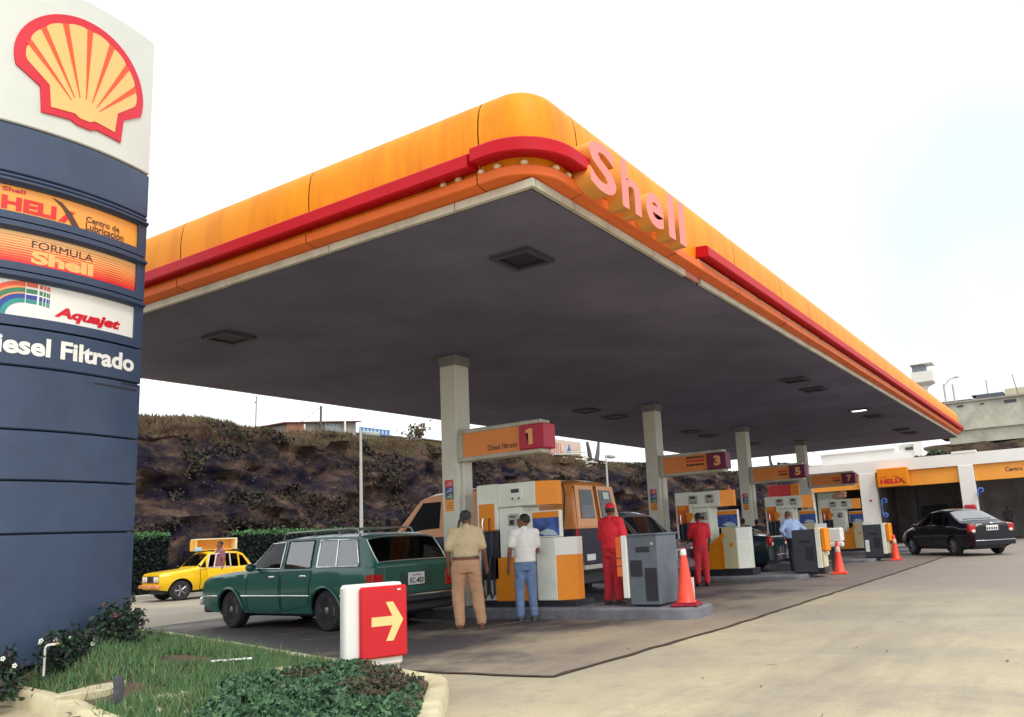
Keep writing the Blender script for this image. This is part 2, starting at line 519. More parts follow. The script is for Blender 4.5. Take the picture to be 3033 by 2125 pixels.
def slab_mat():
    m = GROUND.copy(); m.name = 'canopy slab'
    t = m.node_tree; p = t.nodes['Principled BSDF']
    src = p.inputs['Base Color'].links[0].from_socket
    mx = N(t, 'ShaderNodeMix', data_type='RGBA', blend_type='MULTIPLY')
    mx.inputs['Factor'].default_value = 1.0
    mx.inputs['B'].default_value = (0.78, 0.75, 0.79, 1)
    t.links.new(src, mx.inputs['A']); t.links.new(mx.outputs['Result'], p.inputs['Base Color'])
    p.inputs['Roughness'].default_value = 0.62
    # oil stains mixed with painted canopy shade in one dark tint
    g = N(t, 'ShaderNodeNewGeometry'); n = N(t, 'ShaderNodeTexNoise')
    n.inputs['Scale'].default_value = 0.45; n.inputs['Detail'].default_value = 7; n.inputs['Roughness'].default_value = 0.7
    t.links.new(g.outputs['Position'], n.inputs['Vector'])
    # tint deepens inward under the canopy: shade painted in along with dirt
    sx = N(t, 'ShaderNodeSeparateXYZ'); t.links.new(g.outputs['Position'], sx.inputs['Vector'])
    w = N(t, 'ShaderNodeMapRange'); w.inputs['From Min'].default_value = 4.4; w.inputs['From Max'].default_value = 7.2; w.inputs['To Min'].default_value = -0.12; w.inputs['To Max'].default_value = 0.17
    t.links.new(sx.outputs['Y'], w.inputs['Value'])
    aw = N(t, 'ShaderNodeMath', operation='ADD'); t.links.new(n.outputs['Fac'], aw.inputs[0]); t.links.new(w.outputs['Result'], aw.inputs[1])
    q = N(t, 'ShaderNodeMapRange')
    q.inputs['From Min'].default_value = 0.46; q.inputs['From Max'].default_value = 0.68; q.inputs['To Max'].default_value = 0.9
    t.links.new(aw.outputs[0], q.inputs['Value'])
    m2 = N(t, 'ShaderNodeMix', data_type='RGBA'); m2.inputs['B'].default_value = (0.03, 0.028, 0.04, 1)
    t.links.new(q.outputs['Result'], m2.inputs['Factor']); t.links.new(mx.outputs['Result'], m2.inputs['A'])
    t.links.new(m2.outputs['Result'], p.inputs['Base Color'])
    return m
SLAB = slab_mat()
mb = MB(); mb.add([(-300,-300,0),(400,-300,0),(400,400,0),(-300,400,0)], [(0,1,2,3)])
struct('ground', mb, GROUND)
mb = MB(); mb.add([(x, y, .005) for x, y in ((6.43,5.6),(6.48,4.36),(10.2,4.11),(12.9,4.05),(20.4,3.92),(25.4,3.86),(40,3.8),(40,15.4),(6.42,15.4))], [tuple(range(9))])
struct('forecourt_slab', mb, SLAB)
JOINT = mat('joint mastic', (0.07, 0.045, 0.035), 0.9, 0.3, 6, world=True)
def strip(path, w, z):
    m_ = MB(); L = []
    for i, p in enumerate(path):
        a = Vector(path[max(i-1, 0)]); b = Vector(path[min(i+1, len(path)-1)])
        t = (b-a).normalized(); nn = Vector((-t.y, t.x)); ww = w*(0.8+0.5*rng.random())
        L.append([(p[0]-nn.x*ww/2, p[1]-nn.y*ww/2, z), (p[0]+nn.x*ww/2, p[1]+nn.y*ww/2, z)])
    m_.loft(L, closed=False, caps=False); return m_
def dense(path, step=0.25, jit=0.012):
    o = []
    for a, b in zip(path[:-1], path[1:]):
        a = Vector(a); b = Vector(b); n = max(2, int((b-a).length/step))
        for i in range(n): o.append(a.lerp(b, i/n) + Vector((rng.normal()*jit, rng.normal()*jit)))
    o.append(Vector(path[-1])); return o
struct('expansion_joint', strip(dense([(6.42,9.0),(6.44,5.6),(6.48,4.36),(10.2,4.11),(12.9,4.05),(20.4,3.92),(25.4,3.86),(39.5,3.8)]), 0.06, 0.012), JOINT)
struct('expansion_joint', strip(dense([(17.0,4.0),(17.05,9.0),(17.0,15.3)]), 0.035, 0.012), JOINT)
struct('expansion_joint', strip(dense([(24.2,3.9),(24.2,15.3)]), 0.035, 0.012), JOINT)
mb = MB()
for k in range(60):
    x = rng.uniform(5.5, 24); y = rng.uniform(-3, 7.5); r_ = .004+.007*rng.random()**2; a = rng.random()*3
    if x < 7 and y > 3.4: continue
    mb.box(x-r_, x+r_*(1+2*rng.random()), y-r_, y+r_, .006, .012+r_*.6)
o_ = obj('forecourt_litter', mb, [mat('litter pale', (.2,.17,.14), .8, .6, 60, world=True)]); o_['kind'] = 'stuff'
struct('expansion_joint', strip(dense([(9.0,8.0),(10.9,7.6)]), 0.05, 0.012), CONC)

# ------------------------------------------------------------------ hill, one sheet bent round the station
def hill_path(u):
    """plan point and normal of the foot of the embankment, u in metres from the corner"""
    r = 14.0; q = r*math.pi/2
    if u < 0: return Vector((56.0+u, 29.8, 0)), Vector((0, 1, 0))
    if u < q:
        a = u/r
        n = Vector((math.sin(a), math.cos(a), 0)); return Vector((56.0, 15.8, 0)) + n*r, n
    return Vector((70.0, 15.8-(u-q), 0)), Vector((1, 0, 0))
PROF = [(-0.6,-0.3),(0,0.0),(0.5,1.0),(1.0,2.0),(1.5,3.0),(2.0,4.0),(2.5,4.9),(3.0,5.7),(3.6,6.5),(4.2,7.15),(5.0,7.55),(6.5,7.8),(9,8.0),(14,8.3),(20,8.5),(40,9.4),(90,10.5)]
def fbm(v, o=4):
    return noise.fractal(v, 1.0, 2.1, o)
def hill_pt(u, i):
    p, n = hill_path(u); d, z = PROF[i]
    z *= 1-0.17*min(1, max(0, (u-4)/9))+0.12*min(1, max(0, (u-21)/6))
    w = min(1, max(0, z/1.5)) * (1.0 if d < 8 else 0.4)
    q = p + n*d; q.z = z
    v = Vector((u*0.22, z*0.42, d*0.1))
    k = noise.ridged_multi_fractal(v*0.9, 0.9, 2.2, 5, 1.0, 2.0) - 1.2
    k2 = noise.ridged_multi_fractal(Vector((u*0.6, z*0.7, 4.0)), 1.0, 2.2, 4, 1.0, 2.0) - 1.2
    q += n*(-(k*1.0+k2*.38)*w) + Vector((0, 0, 1))*(fbm(v*2.1)*0.28*w)
    q += Vector((noise.noise(v*3.1), noise.noise(v*3.3+Vector((9,0,0))), 0))*0.3*w + n*(noise.noise(v*7.3)*0.2*w)
    return q
mb = MB()
us = list(np.arange(-110, -48, 1.6))+list(np.arange(-48, 24, 0.34))+list(np.arange(24, 80, 0.8))
# refine the profile
PR2 = []
for a, b in zip(PROF[:-1], PROF[1:]):
    kk = 4 if b[0] < 6 else 2
    for i in range(kk): PR2.append((a[0]+(b[0]-a[0])*i/kk, a[1]+(b[1]-a[1])*i/kk))
PR2.append(PROF[-1]); PROF = PR2
mb.loft([[hill_pt(u, i) for i in range(len(PROF))] for u in us], closed=False, caps=False)
def hill_mat():
    m = bpy.data.materials.new('hill rock'); m.use_nodes = True
    t = m.node_tree; p = t.nodes['Principled BSDF']; p.inputs['Roughness'].default_value = 0.95
    p.inputs['Specular IOR Level'].default_value = 0.1
    g = N(t, 'ShaderNodeNewGeometry')
    def noi(s, d, r=0.65, sc=(1,1,1)):
        mp_ = N(t, 'ShaderNodeMapping'); mp_.inputs['Scale'].default_value = sc
        t.links.new(g.outputs['Position'], mp_.inputs['Vector'])
        n = N(t, 'ShaderNodeTexNoise'); n.inputs['Scale'].default_value = s; n.inputs['Detail'].default_value = d; n.inputs['Roughness'].default_value = r
        t.links.new(mp_.outputs['Vector'], n.inputs['Vector']); return n.outputs['Fac']
    r = N(t, 'ShaderNodeValToRGB'); e = r.color_ramp.elements
    e[0].position = 0.36; e[0].color = (0.006, 0.006, 0.018, 1)
    e[1].position = 0.47; e[1].color = (0.022, 0.017, 0.025, 1)
    for pos, c in ((0.53, (0.05, 0.034, 0.03)), (0.6, (0.105, 0.067, 0.052)), (0.66, (0.15, 0.105, 0.075)), (0.74, (0.09, 0.085, 0.04))):
        x = e.new(pos); x.color = (*c, 1)
    t.links.new(noi(0.55, 9, 0.72, (1, 1, 1.6)), r.inputs['Fac'])
    # dry grass and soil towards the crest
    s = N(t, 'ShaderNodeSeparateXYZ'); t.links.new(g.outputs['Position'], s.inputs['Vector'])
    add = N(t, 'ShaderNodeMath', operation='ADD'); mul = N(t, 'ShaderNodeMath', operation='MULTIPLY')
    mul.inputs[1].default_value = 5.0
    t.links.new(noi(0.8, 6), mul.inputs[0]); t.links.new(mul.outputs[0], add.inputs[0]); t.links.new(s.outputs['Z'], add.inputs[1])
    q = N(t, 'ShaderNodeMapRange'); q.inputs['From Min'].default_value = 8.4; q.inputs['From Max'].default_value = 10.2; q.inputs['To Max'].default_value = 0.85
    t.links.new(add.outputs[0], q.inputs['Value'])
    r2 = N(t, 'ShaderNodeValToRGB'); e = r2.color_ramp.elements
    e[0].position = 0.35; e[0].color = (0.12, 0.066, 0.05, 1); e[1].position = 0.65; e[1].color = (0.12, 0.105, 0.045, 1)
    t.links.new(noi(0.35, 6), r2.inputs['Fac'])
    mx = N(t, 'ShaderNodeMix', data_type='RGBA')
    t.links.new(q.outputs['Result'], mx.inputs['Factor']); t.links.new(r.outputs['Color'], mx.inputs['A']); t.links.new(r2.outputs['Color'], mx.inputs['B'])
    t.links.new(mx.outputs['Result'], p.inputs['Base Color'])
    b = N(t, 'ShaderNodeBump'); b.inputs['Strength'].default_value = 0.9; b.inputs['Distance'].default_value = 0.25
    t.links.new(noi(1.8, 8, 0.75), b.inputs['Height']); t.links.new(b.outputs['Normal'], p.inputs['Normal'])
    return m
struct('hill', mb, hill_mat(), smooth=55)
HILLV = np.array(mb.v); nP = len(PROF)
def hill_samples(n, z0, z1, u0, u1, lift=0.0):
    """random points on the hill sheet between two heights"""
    G = HILLV.reshape(len(us), nP, 3); out_ = []
    ua = np.array(us)
    ok = np.where((ua >= u0) & (ua < u1))[0]; ok = ok[ok < len(us)-1]
    while len(out_) < n:
        i = rng.choice(ok, 4000); j = rng.integers(0, nP-1, 4000)
        a, b = rng.random(4000)[:, None], rng.random(4000)[:, None]
        p = (G[i, j]*(1-a)+G[i+1, j]*a)*(1-b)+(G[i, j+1]*(1-a)+G[i+1, j+1]*a)*b
        p = p[(p[:, 2] > z0) & (p[:, 2] < z1)]
        out_.extend(p.tolist())
    P = np.array(out_[:n]); P[:, 2] += lift
    return P
leafmat('dry grass', [(0.14,0.08,0.055),(0.11,0.095,0.035),(0.06,0.06,0.022),(0.17,0.11,0.075),(0.09,0.05,0.042)], 0.9)
leafmat('scrub', [(0.02,0.03,0.02),(0.05,0.045,0.03),(0.075,0.045,0.045),(0.03,0.025,0.035),(0.06,0.06,0.025)], 0.9)
def tufts(P, h, w, name, m, kind='stuff', parent=None):
    n = len(P); V = []; 
    a = rng.random(n)*6.283; l = h*(0.4+0.9*rng.random(n)); b = rng.normal(size=(n, 2))*0.35
    dx = np.stack([np.cos(a)*w/2, np.sin(a)*w/2, np.zeros(n)], 1)
    tip = P + np.stack([b[:, 0]*l, b[:, 1]*l, l], 1)
    V = np.stack([P-dx, P+dx, tip], 1).reshape(-1, 3)
    me = bpy.data.meshes.new(name)
    me.from_pydata(V.tolist(), [], [(3*i, 3*i+1, 3*i+2) for i in range(n)])
    o = obj(name, me, MATS[m], parent, world=parent is not None)
    if kind: o['kind'] = kind
    return o
tufts(hill_samples(30000, 6.6, 9.2, -48, 24), 0.22, 0.06, 'dry_grass', 'dry grass')
P = hill_samples(60000, 0.8, 7.4, -48, 24, 0.06)
P = P[np.array([noise.noise(Vector((a*.5, c*.9, b*.5))) > .18 for a, b, c in P])]
P[:, 1] -= rng.random(len(P))*.25
o_ = leaves(P, 0.13, 'scrub', 'hill_scrub', up=0.1); o_['kind'] = 'stuff'
leafmat('litter', [(0.14,0.085,0.065),(0.03,0.022,0.026),(0.09,0.065,0.05),(0.02,0.018,0.028),(0.11,0.1,0.05),(0.18,0.13,0.1)], 0.9)
o_ = leaves(hill_samples(12000, 0.3, 8.0, -48, 24, 0.02), 0.065, 'litter', 'hill_litter', up=0.0); o_['kind'] = 'stuff'

# ------------------------------------------------------------------ planted bed with kerb
KR = [(3.35,2.9,.14),(4.35,3.85,.14),(5.2,4.5,.14),(5.62,4.84,.14),(5.7,5.1,.14),(5.88,5.63,.14),(6.19,6.87,.15),(6.52,8.1,.15),(7.29,10.56,.15),(8.25,14.3,.15)]
KL = [(8.0,15.4,.15),(7.0,15.8,.18),(4.2,14.2,.25),(2.4,11.2,.2),(2.2,9.9,.17),(2.6,9.3,.15),(3.2,9.0,.15),(3.99,9.02,.15),(3.88,8.35,.15),(3.75,7.59,.15),(3.47,6.51,.15),(3.05,4.9,.15),(2.8,3.6,.14)]
def catmull(P, n=5):
    P = [Vector(p) for p in P]; o = []; m = len(P)
    for i in range(m):
        p0, p1, p2, p3 = P[i-1], P[i], P[(i+1) % m], P[(i+2) % m]
        for k in range(n):
            t = k/n
            o.append(0.5*((2*p1)+(p2-p0)*t+(2*p0-5*p1+4*p2-p3)*t*t+(-p0+3*p1-3*p2+p3)*t**3))
    return o
def chaikin(P, it=2):
    P = [Vector(p) for p in P]
    for _ in range(it):
        Q = []
        for a, b in zip(P, P[1:]+P[:1]): Q += [a.lerp(b, .25), a.lerp(b, .75)]
        P = Q
    Q = []
    for a, b in zip(P, P[1:]+P[:1]):
        n = max(1, int((b-a).length/0.22)); Q += [a.lerp(b, k/n) for k in range(n)]
    return Q
KP = chaikin(KR+KL)
def inward(i):
    a = KP[i-1]; b = KP[(i+1) % len(KP)]; t = (b-a); t.z = 0; t.normalize()
    return Vector((-t.y, t.x, 0))
rings = []
for i, p in enumerate(KP):
    n = inward(i); q = p + n*0.17; jz = rng.normal()*0.003; jw = rng.normal()*0.003
    rings.append([(p.x, p.y, -0.02), (p.x+n.x*.01, p.y+n.y*.01, p.z-0.025+jz), (p.x+n.x*.03, p.y+n.y*.03, p.z+jz), (q.x-n.x*.03, q.y-n.y*.03, p.z+jz), (q.x, q.y, p.z-0.02), (q.x, q.y, -0.02)])
mb = MB(); mb.loft(rings+[rings[0]], closed=False, caps=False)
struct('planter_kerb', mb, KERB, smooth=40)
POLY = [(p.x, p.y) for p in KP]
PA = np.array(POLY)
def inside(x, y, poly=PA):
    x = np.asarray(x); y = np.asarray(y); c = np.zeros(x.shape, bool); j = len(poly)-1
    for i in range(len(poly)):
        xi, yi = poly[i]; xj, yj = poly[j]
        c ^= ((yi > y) != (yj > y)) & (x < (xj-xi)*(y-yi)/(yj-yi+1e-12)+xi)
        j = i
    return c
KZ = np.array([p.z for p in KP])
def bed_z(x, y):
    x = np.asarray(x, float); y = np.asarray(y, float)
    d = np.sqrt((x[..., None]-PA[:, 0])**2+(y[..., None]-PA[:, 1])**2)
    w = 1/(d+0.02)**3
    kz = (w*KZ).sum(-1)/w.sum(-1); dm = d.min(-1)
    m = np.exp(-((x-4.45)/1.5)**2-((y-9.9)/2.6)**2)*0.36
    near = 0
    return kz-0.04+(m+near)*np.clip((dm-0.18)/0.5, 0, 1)+0.012*np.sin(x*7)*np.sin(y*5.3)
SOIL = mat('bed soil', (0.1, 0.06, 0.042), 0.95, 0.35, 5, bump=0.6, bscale=25, dirt=(0.17, 0.11, 0.075), dirt_amt=0.6, dscale=3, world=True)
gx = np.arange(2.2, 8.6, 0.1); gy = np.arange(2.8, 16, 0.1)
GXX, GYY = np.meshgrid(gx, gy, indexing='ij'); GZ = bed_z(GXX, GYY)
cxx, cyy = GXX[:-1, :-1]+.05, GYY[:-1, :-1]+.05
cen = inside(cxx, cyy) & (np.sqrt((cxx[..., None]-PA[:, 0])**2+(cyy[..., None]-PA[:, 1])**2).min(-1) > 0.13)
mb = MB(); ny = len(gy)
fs = [(i*ny+j, (i+1)*ny+j, (i+1)*ny+j+1, i*ny+j+1) for i in range(len(gx)-1) for j in range(ny-1) if cen[i, j]]
mb.add([(GXX[i, j], GYY[i, j], GZ[i, j]) for i in range(len(gx)) for j in range(ny)], fs)
struct('bed_soil', mb, SOIL, smooth=60)
leafmat('lawn', [(0.055,0.14,0.05),(0.1,0.21,0.065),(0.05,0.13,0.075),(0.15,0.22,0.08),(0.07,0.17,0.09),(0.24,0.22,0.11)], 0.7)
leafmat('creeper', [(0.03,0.08,0.045),(0.06,0.14,0.06),(0.09,0.18,0.08),(0.03,0.065,0.05),(0.12,0.2,0.1),(0.055,0.12,0.08)], 0.55)
leafmat('creeper dry', [(0.08,0.09,0.05),(0.12,0.1,0.06),(0.06,0.075,0.045),(0.1,0.055,0.045),(0.05,0.06,0.05)], 0.7)
def bed_pts(n, x0, x1, y0, y1, margin=0.12, fn=None):
    o = []
    while len(o) < n:
        x = rng.uniform(x0, x1, 6000); y = rng.uniform(y0, y1, 6000)
        k = inside(x, y); x, y = x[k], y[k]
        d = np.sqrt((x[:, None]-PA[:, 0])**2+(y[:, None]-PA[:, 1])**2).min(1)
        k = d > margin
        if fn is not None: k &= fn(x, y)
        o.extend(zip(x[k], y[k]))
    o = np.array(o[:n]); return np.stack([o[:, 0], o[:, 1], bed_z(o[:, 0], o[:, 1])], 1)
def bare(x, y):
    v = np.array([noise.noise(Vector((a*1.3, b*1.1, 3.0))) for a, b in zip(x, y)])
    return v < 0.38
def lawnarea(x, y):
    front = y < np.minimum(5.45+0.74*(x-3.5), 6.35)
    return bare(x, y) & (~front | (rng.random(len(x)) < 0.12)) & ~(((x-4.0)/0.27)**2+((y-7.35)/0.55)**2 < 1)
tufts(bed_pts(60000, 2.4, 8.3, 5.0, 14.0, 0.17, lawnarea), 0.095, 0.013, 'lawn_grass', 'lawn')
tufts(bed_pts(2600, 2.4, 8.3, 5.4, 13, 0.17, bare), 0.15, 0.014, 'lawn_grass', 'lawn')
# creeping ground cover in the near corner
def crarea(x, y):
    v = np.array([noise.noise(Vector((a*2.2, b*2.2, 1.0))) for a, b in zip(x, y)])
    lim = np.minimum(5.45+0.74*(x-3.5), 6.35)+v*0.35
    return (y < lim) & (x > 3.35) & ~((x > 4.75+.25*v) & (y < 5.1+.5*(x-4.9)))
P = bed_pts(17000, 3.0, 6.0, 3.2, 7.2, 0.2, crarea)
hgt = np.array([0.03+0.11*max(0, noise.noise(Vector((a*3.5, b*3.5, 7)))+0.45) for a, b in P[:, :2]])
P[:, 2] += hgt*np.sqrt(rng.random(len(P)))
o_ = leaves(P, 0.036, 'creeper', 'ground_cover', up=1.2, elong=1.5); o_['kind'] = 'stuff'
P = bed_pts(5000, 3.4, 6.1, 3.2, 6.2, 0.2, lambda x, y: (x > 4.2+0.35*(y-4)) & (np.array([noise.noise(Vector((a*3, b*3, 4))) for a, b in zip(x, y)]) > -0.05))
P[:, 2] += 0.11*rng.random(len(P))**1.5
o_ = leaves(P, 0.026, 'creeper dry', 'ground_cover', up=0.8); o_['kind'] = 'stuff'
# pebbles in the bare soil
mb = MB()
for x, y, z in bed_pts(260, 3.2, 6.0, 3.2, 6.6, 0.18, lambda x, y: ((x > 4.9) | ((y > 5.6) & (x < 4.1)))):
    r_ = 0.012+0.03*rng.random()**3
    mb.ell((x, y, z+r_*0.3), (r_, r_*(0.7+0.5*rng.random()), r_*0.7), 6, 4)
o_ = obj('pebbles', mb, mat('pebble', (0.42, 0.34, 0.27), 0.9, 0.4, 40, world=True), smooth=60); o_['kind'] = 'stuff'
STONE = mat('flagstone', (0.5, 0.45, 0.3), 0.9, 0.2, 8, bump=0.3, bscale=30, dirt=(0.25, 0.17, 0.1), dirt_amt=0.5, dscale=5)
def flag(name, label, x, y, z, L, W, rz, th=0.05):
    mb_ = MB(); n = 11; P_ = []
    for k in range(n):
        a = 2*math.pi*k/n; q = 1+0.16*math.sin(3*a+L*9)+0.08*rng.normal()
        P_.append((L/2*math.cos(a)*q, W/2*math.sin(a)*q))
    mb_.loft([[(a, b, -0.02) for a, b in P_], [(a, b, th*0.8) for a, b in P_], [(a*.95, b*.93, th) for a, b in P_]])
    o = obj(name, mb_, STONE, smooth=40); o.location = (x, y, z); o.rotation_euler = (R(3), R(-5), rz)
    return tag(o, label, 'stone')
flag('flagstone', 'long flat yellowish stone lying in the soil by the left kerb', 4.0, 7.45, 0.16, 0.5, 0.3, R(-38), 0.05)
flag('flagstone', 'pale flat stone half hidden in the lawn behind the arrow sign', 5.16, 6.6, 0.15, 0.4, 0.24, R(-50))
flag('flagstone', 'rough brownish stone beside the ground cover, nearest the left kerb', 4.08, 6.5, 0.14, 0.34, 0.2, R(-60))
mb = MB(); mb.tube([(0,0,-.05),(0.005,0,.12),(0.0,0.004,.21)], [.045,.04,.037], 9)
for a in (0.3, 2.2, 4.1): mb.tube([(0,0,.0),(.06*math.cos(a),.06*math.sin(a),-.02)], [.03,.01], 6)
o_ = obj('tree_stump', mb, mat('stump bark', (0.075, 0.07, 0.09), 0.9, 0.3, 20, bump=0.5), smooth=50); o_.location = (3.82, 6.75, 0.15)
tag(o_, 'short dark tree stump standing in front of the long flat stone', 'stump')
mb = MB(); mb.tube([(0,0,-.08),(0,0,.22),(.005,-.003,.25),(.018,-.012,.268),(.04,-.028,.272),(.1,-.065,.275)], .015, 8)
t_ = thing('water_standpipe', 'bent white water pipe rising from the lawn before the flowers', 'pipe', (4.15, 8.6, 0.3))
t_.scale = (.72, .72, .8)
PIPE = mat('pipe plastic', (0.62, 0.64, 0.58), 0.5, 0.08, 9)
obj('pipe', mb, PIPE, t_, smooth=50)
mb = MB(); mb.tube([(.098,-.064,.275),(.13,-.085,.275)], .021, 8); mb.tube([(.115,-.075,.28),(.115,-.075,.32)], .008, 6); mb.box(.095,.135,-.083,-.067,.32,.33)
obj('tap', mb, mat('tap brass', (0.3, 0.22, 0.1), 0.4, 0.1, 9, metal=0.8), t_, smooth=50)
mb = MB()
for i in range(7):
    mb.tube([(i*.055,0.01*math.sin(i*2),.0),(i*.055+.045,0.01*math.sin(i*2+1),.004*(i % 2))], .012, 6)
o_ = obj('white_chain', mb, WHITE, smooth=50); o_.location = (5.05, 7.35, 0.27); o_.rotation_euler = (0, 0, R(-50))
tag(o_, 'short broken white plastic chain lying on the lawn', 'chain')
# flowering shrubs in front of the pylon
leafmat('shrub', [(0.014,0.035,0.022),(0.025,0.055,0.03),(0.04,0.075,0.035),(0.02,0.03,0.035),(0.05,0.03,0.045)], 0.55)
BARK = mat('twig bark', (0.06, 0.045, 0.035), 0.9, 0.3, 20)
FLW = mat('petal white', (0.85, 0.85, 0.82), 0.6, 0.04, 20)
FLR = mat('petal dusky', (0.28, 0.07, 0.1), 0.6, 0.2, 20)
def shrub(label, x, y, rx, ry, h, nl, nf, fm, cat='shrub', leafsize=0.05, spikes=5):
    z = float(bed_z(np.array([x]), np.array([y]))[0])-0.02
    t = thing('flowering_shrub', label, cat, (x, y, z), group='shrubs at the foot of the pylon')
    mb_ = MB(); P_ = []; tips = []
    for k in range(spikes*3):
        a = rng.random()*6.28; q = rng.random()**0.6
        tip = Vector((rx*q*math.cos(a), ry*q*math.sin(a), h*(0.55+0.5*rng.random())))
        mb_.tube([(tip.x*.15, tip.y*.15, 0), (tip.x*.6, tip.y*.6, tip.z*.55), tip], [.008,.006,.003], 5)
        tips.append(tip)
        for i in range(nl//(spikes*3)):
            s = rng.random()**0.7; c = Vector((tip.x*(.15+.85*s), tip.y*(.15+.85*s), tip.z*s))
            w_ = 0.09*(1.25-s)
            P_.append((c.x+rng.normal()*w_, c.y+rng.normal()*w_, max(0.01, c.z+rng.normal()*0.04)))
    obj('stem', mb_, BARK, t)
    leaves(P_, leafsize, 'shrub', 'foliage', up=0.8).parent = t
    for i in range(nf):
        tp = tips[rng.integers(len(tips))]; f = MB()
        c = tp*(0.75+0.3*rng.random()) + Vector((rng.normal()*.05, rng.normal()*.05, 0.02))
        for k in range(5):
            a = k*1.2566; r_ = 0.014
            f.ell((c.x+r_*math.cos(a), c.y-0.01, c.z+r_*math.sin(a)), (0.01, 0.006, 0.01), 5, 4)
        obj('flower', f, fm, t)
    return t
shrub('dark leafy shrub dotted with white flowers at the left of the pylon foot', 3.85, 8.72, .3, .16, .4, 1300, 9, FLW, leafsize=.036)
shrub('leafy shrub with a few white flowers before the middle of the pylon', 4.4, 8.7, .32, .16, .36, 1300, 8, FLW, leafsize=.036)
shrub('taller shrub with dusky spikes by the right edge of the pylon', 5.0, 8.85, .3, .16, .5, 1300, 6, FLR, leafsize=.036)
shrub('low reddish shrub at the far left below the pylon', 3.62, 8.35, .16, .14, .2, 500, 7, FLR, leafsize=.032)

# ------------------------------------------------------------------ price pylon
PX, PR_ = 4.40, 2.75
def pf(a, b, d):
    x = PX+a; return Vector((x, 9.04+(x-4.37)**2/(2*PR_)-d, b))
pyl = thing('sign_pylon', 'tall curved dark blue pylon with white head and red and yellow emblem', 'sign', (PX, 9.3, 0.45))
HW = 0.885
def curved_slab(z0, z1, a0=-HW, a1=HW, d0=-0.1, d1=0.03, bev=0.012, n=20):
    rings = []
    for i in range(n+1):
        a = a0+(a1-a0)*i/n
        rings.append([pf(a, z0, d0), pf(a, z0, d1-bev), pf(a, z0+bev, d1), pf(a, z1-bev, d1), pf(a, z1, d1-bev), pf(a, z1, d0)])
    m_ = MB(); m_.loft(rings); return m_
m_ = MB()
fr = [pf(-HW+.03+(2*HW-.06)*i/20, 0, -0.06) for i in range(21)]
bk = [Vector((p.x, 9.75-(p.y-9.04)*0.8, 0)) for p in fr][::-1]
m_.loft([[(p.x, p.y, z) for p in fr+bk] for z in (0.2, 7.66)])
obj('core', m_, DARK, pyl, True)
def backp(z0, z1, m):
    q = MB()
    b2 = [Vector((p.x, p.y+0.02, 0)) for p in bk]
    b1 = [pf(HW, 0, -0.1), pf(-HW, 0, -0.1)]
    b2[0].x = PX+HW; b2[-1].x = PX-HW
    q.loft([[(p.x, p.y, z) for p in [pf(HW,0,-.1)]+b2+[pf(-HW,0,-.1)]] for z in (z0, z1)], closed=False, caps=False)
    return obj('back_panel', q, m, pyl, True)
obj('head_panel', curved_slab(5.92, 7.70), HEADW, pyl, True, smooth=40)
backp(5.92, 7.70, HEADW)
backp(0.3, 5.90, NAVY)
for z0, z1 in ((5.362,5.9),(5.31,5.35),(3.30,3.70),(2.645,3.285),(2.13,2.63),(1.595,2.115),(0.3,1.58)):
    obj('panel', curved_slab(z0, z1), NAVY, pyl, True, smooth=40)
def signbox(z0, z1, p0, p1, m):
    f = MB()
    def sl(za, zb, a0=-HW, a1=HW, d1=0.03, n=20):
        f.loft([[pf(a0+(a1-a0)*i/n, za, -.1), pf(a0+(a1-a0)*i/n, za, d1), pf(a0+(a1-a0)*i/n, zb, d1), pf(a0+(a1-a0)*i/n, zb, -.1)] for i in range(n+1)])
    sl(z0, p0); sl(p1, z1); sl(p0, p1, 0.765, HW, n=4); sl(p0, p1, -HW, -0.765, n=4)
    # projecting hood over the lit panel
    f.loft([[pf(-HW+2*HW*i/20, p1+.002, 0.02), pf(-HW+2*HW*i/20, p1+.03, 0.075), pf(-HW+2*HW*i/20, p1+.05, 0.075), pf(-HW+2*HW*i/20, p1+.06, 0.02)] for i in range(21)])
    fo = obj('sign_frame', f, NAVY, pyl, True, smooth=30)
    return obj('sign_panel', curved_slab(p0, p1, -.765, .765, -.08, 0.0, .004), m, pyl, True, smooth=40)
s1 = signbox(4.85, 5.30, 4.93, 5.225, mat('helix panel', (0.88, 0.36, 0.06), 0.35, 0.04, 2))
REDP = mat('print red', (0.66, 0.02, 0.02), 0.45); BRN = mat('print brown', (0.09, 0.035, 0.025), 0.5)
text('lettering', 'Shell', REDP, s1, pf, -.69, 5.15, .2, .05, bold=.03)
text('lettering', 'HELI', REDP, s1, pf, -.69, 4.955, .5, .15, bold=.05)
obj('lettering', curved_plate([(-.17,4.955),(-.1,4.955),(.0,5.1),(-.06,5.1)], pf, .001, .004), REDP, s1, True)
obj('lettering', curved_plate([(-.24,5.2),(-.14,5.17),(-.04,5.08),(.02,4.99),(.06,4.925),(-.03,4.945),(-.08,5.03),(-.14,5.12)], pf, .002, .006), BRN, s1, True)
text('lettering', 'Centro de', BRN, s1, pf, .12, 5.035, .4, .07, bold=.02)
text('lettering', 'Lubricación', BRN, s1, pf, .12, 4.945, .46, .085, bold=.02)
s2 = signbox(4.31, 4.835, 4.39, 4.735, mat('formula panel', (0.92, 0.55, 0.24), 0.35, 0.03, 2))
for i in range(11):
    b = 4.392+0.3*i/10.5; hh = 0.026*(1-i/13)
    obj('stripe', curved_plate(rect(-.764, .764, b, b+hh), pf, .0005, .003, .1), mat('stripe red %d' % i, (0.8, 0.02+0.022*i, 0.03), 0.4), s2, True)
text('lettering', 'FORMULA', BLK, s2, pf, -.4, 4.585, .62, .08, bold=0.0)
text('lettering', 'Shell', CREAMY, s2, pf, -.4, 4.415, .63, .145, bold=.045)
s3 = signbox(3.72, 4.295, 3.82, 4.205, WHITE)
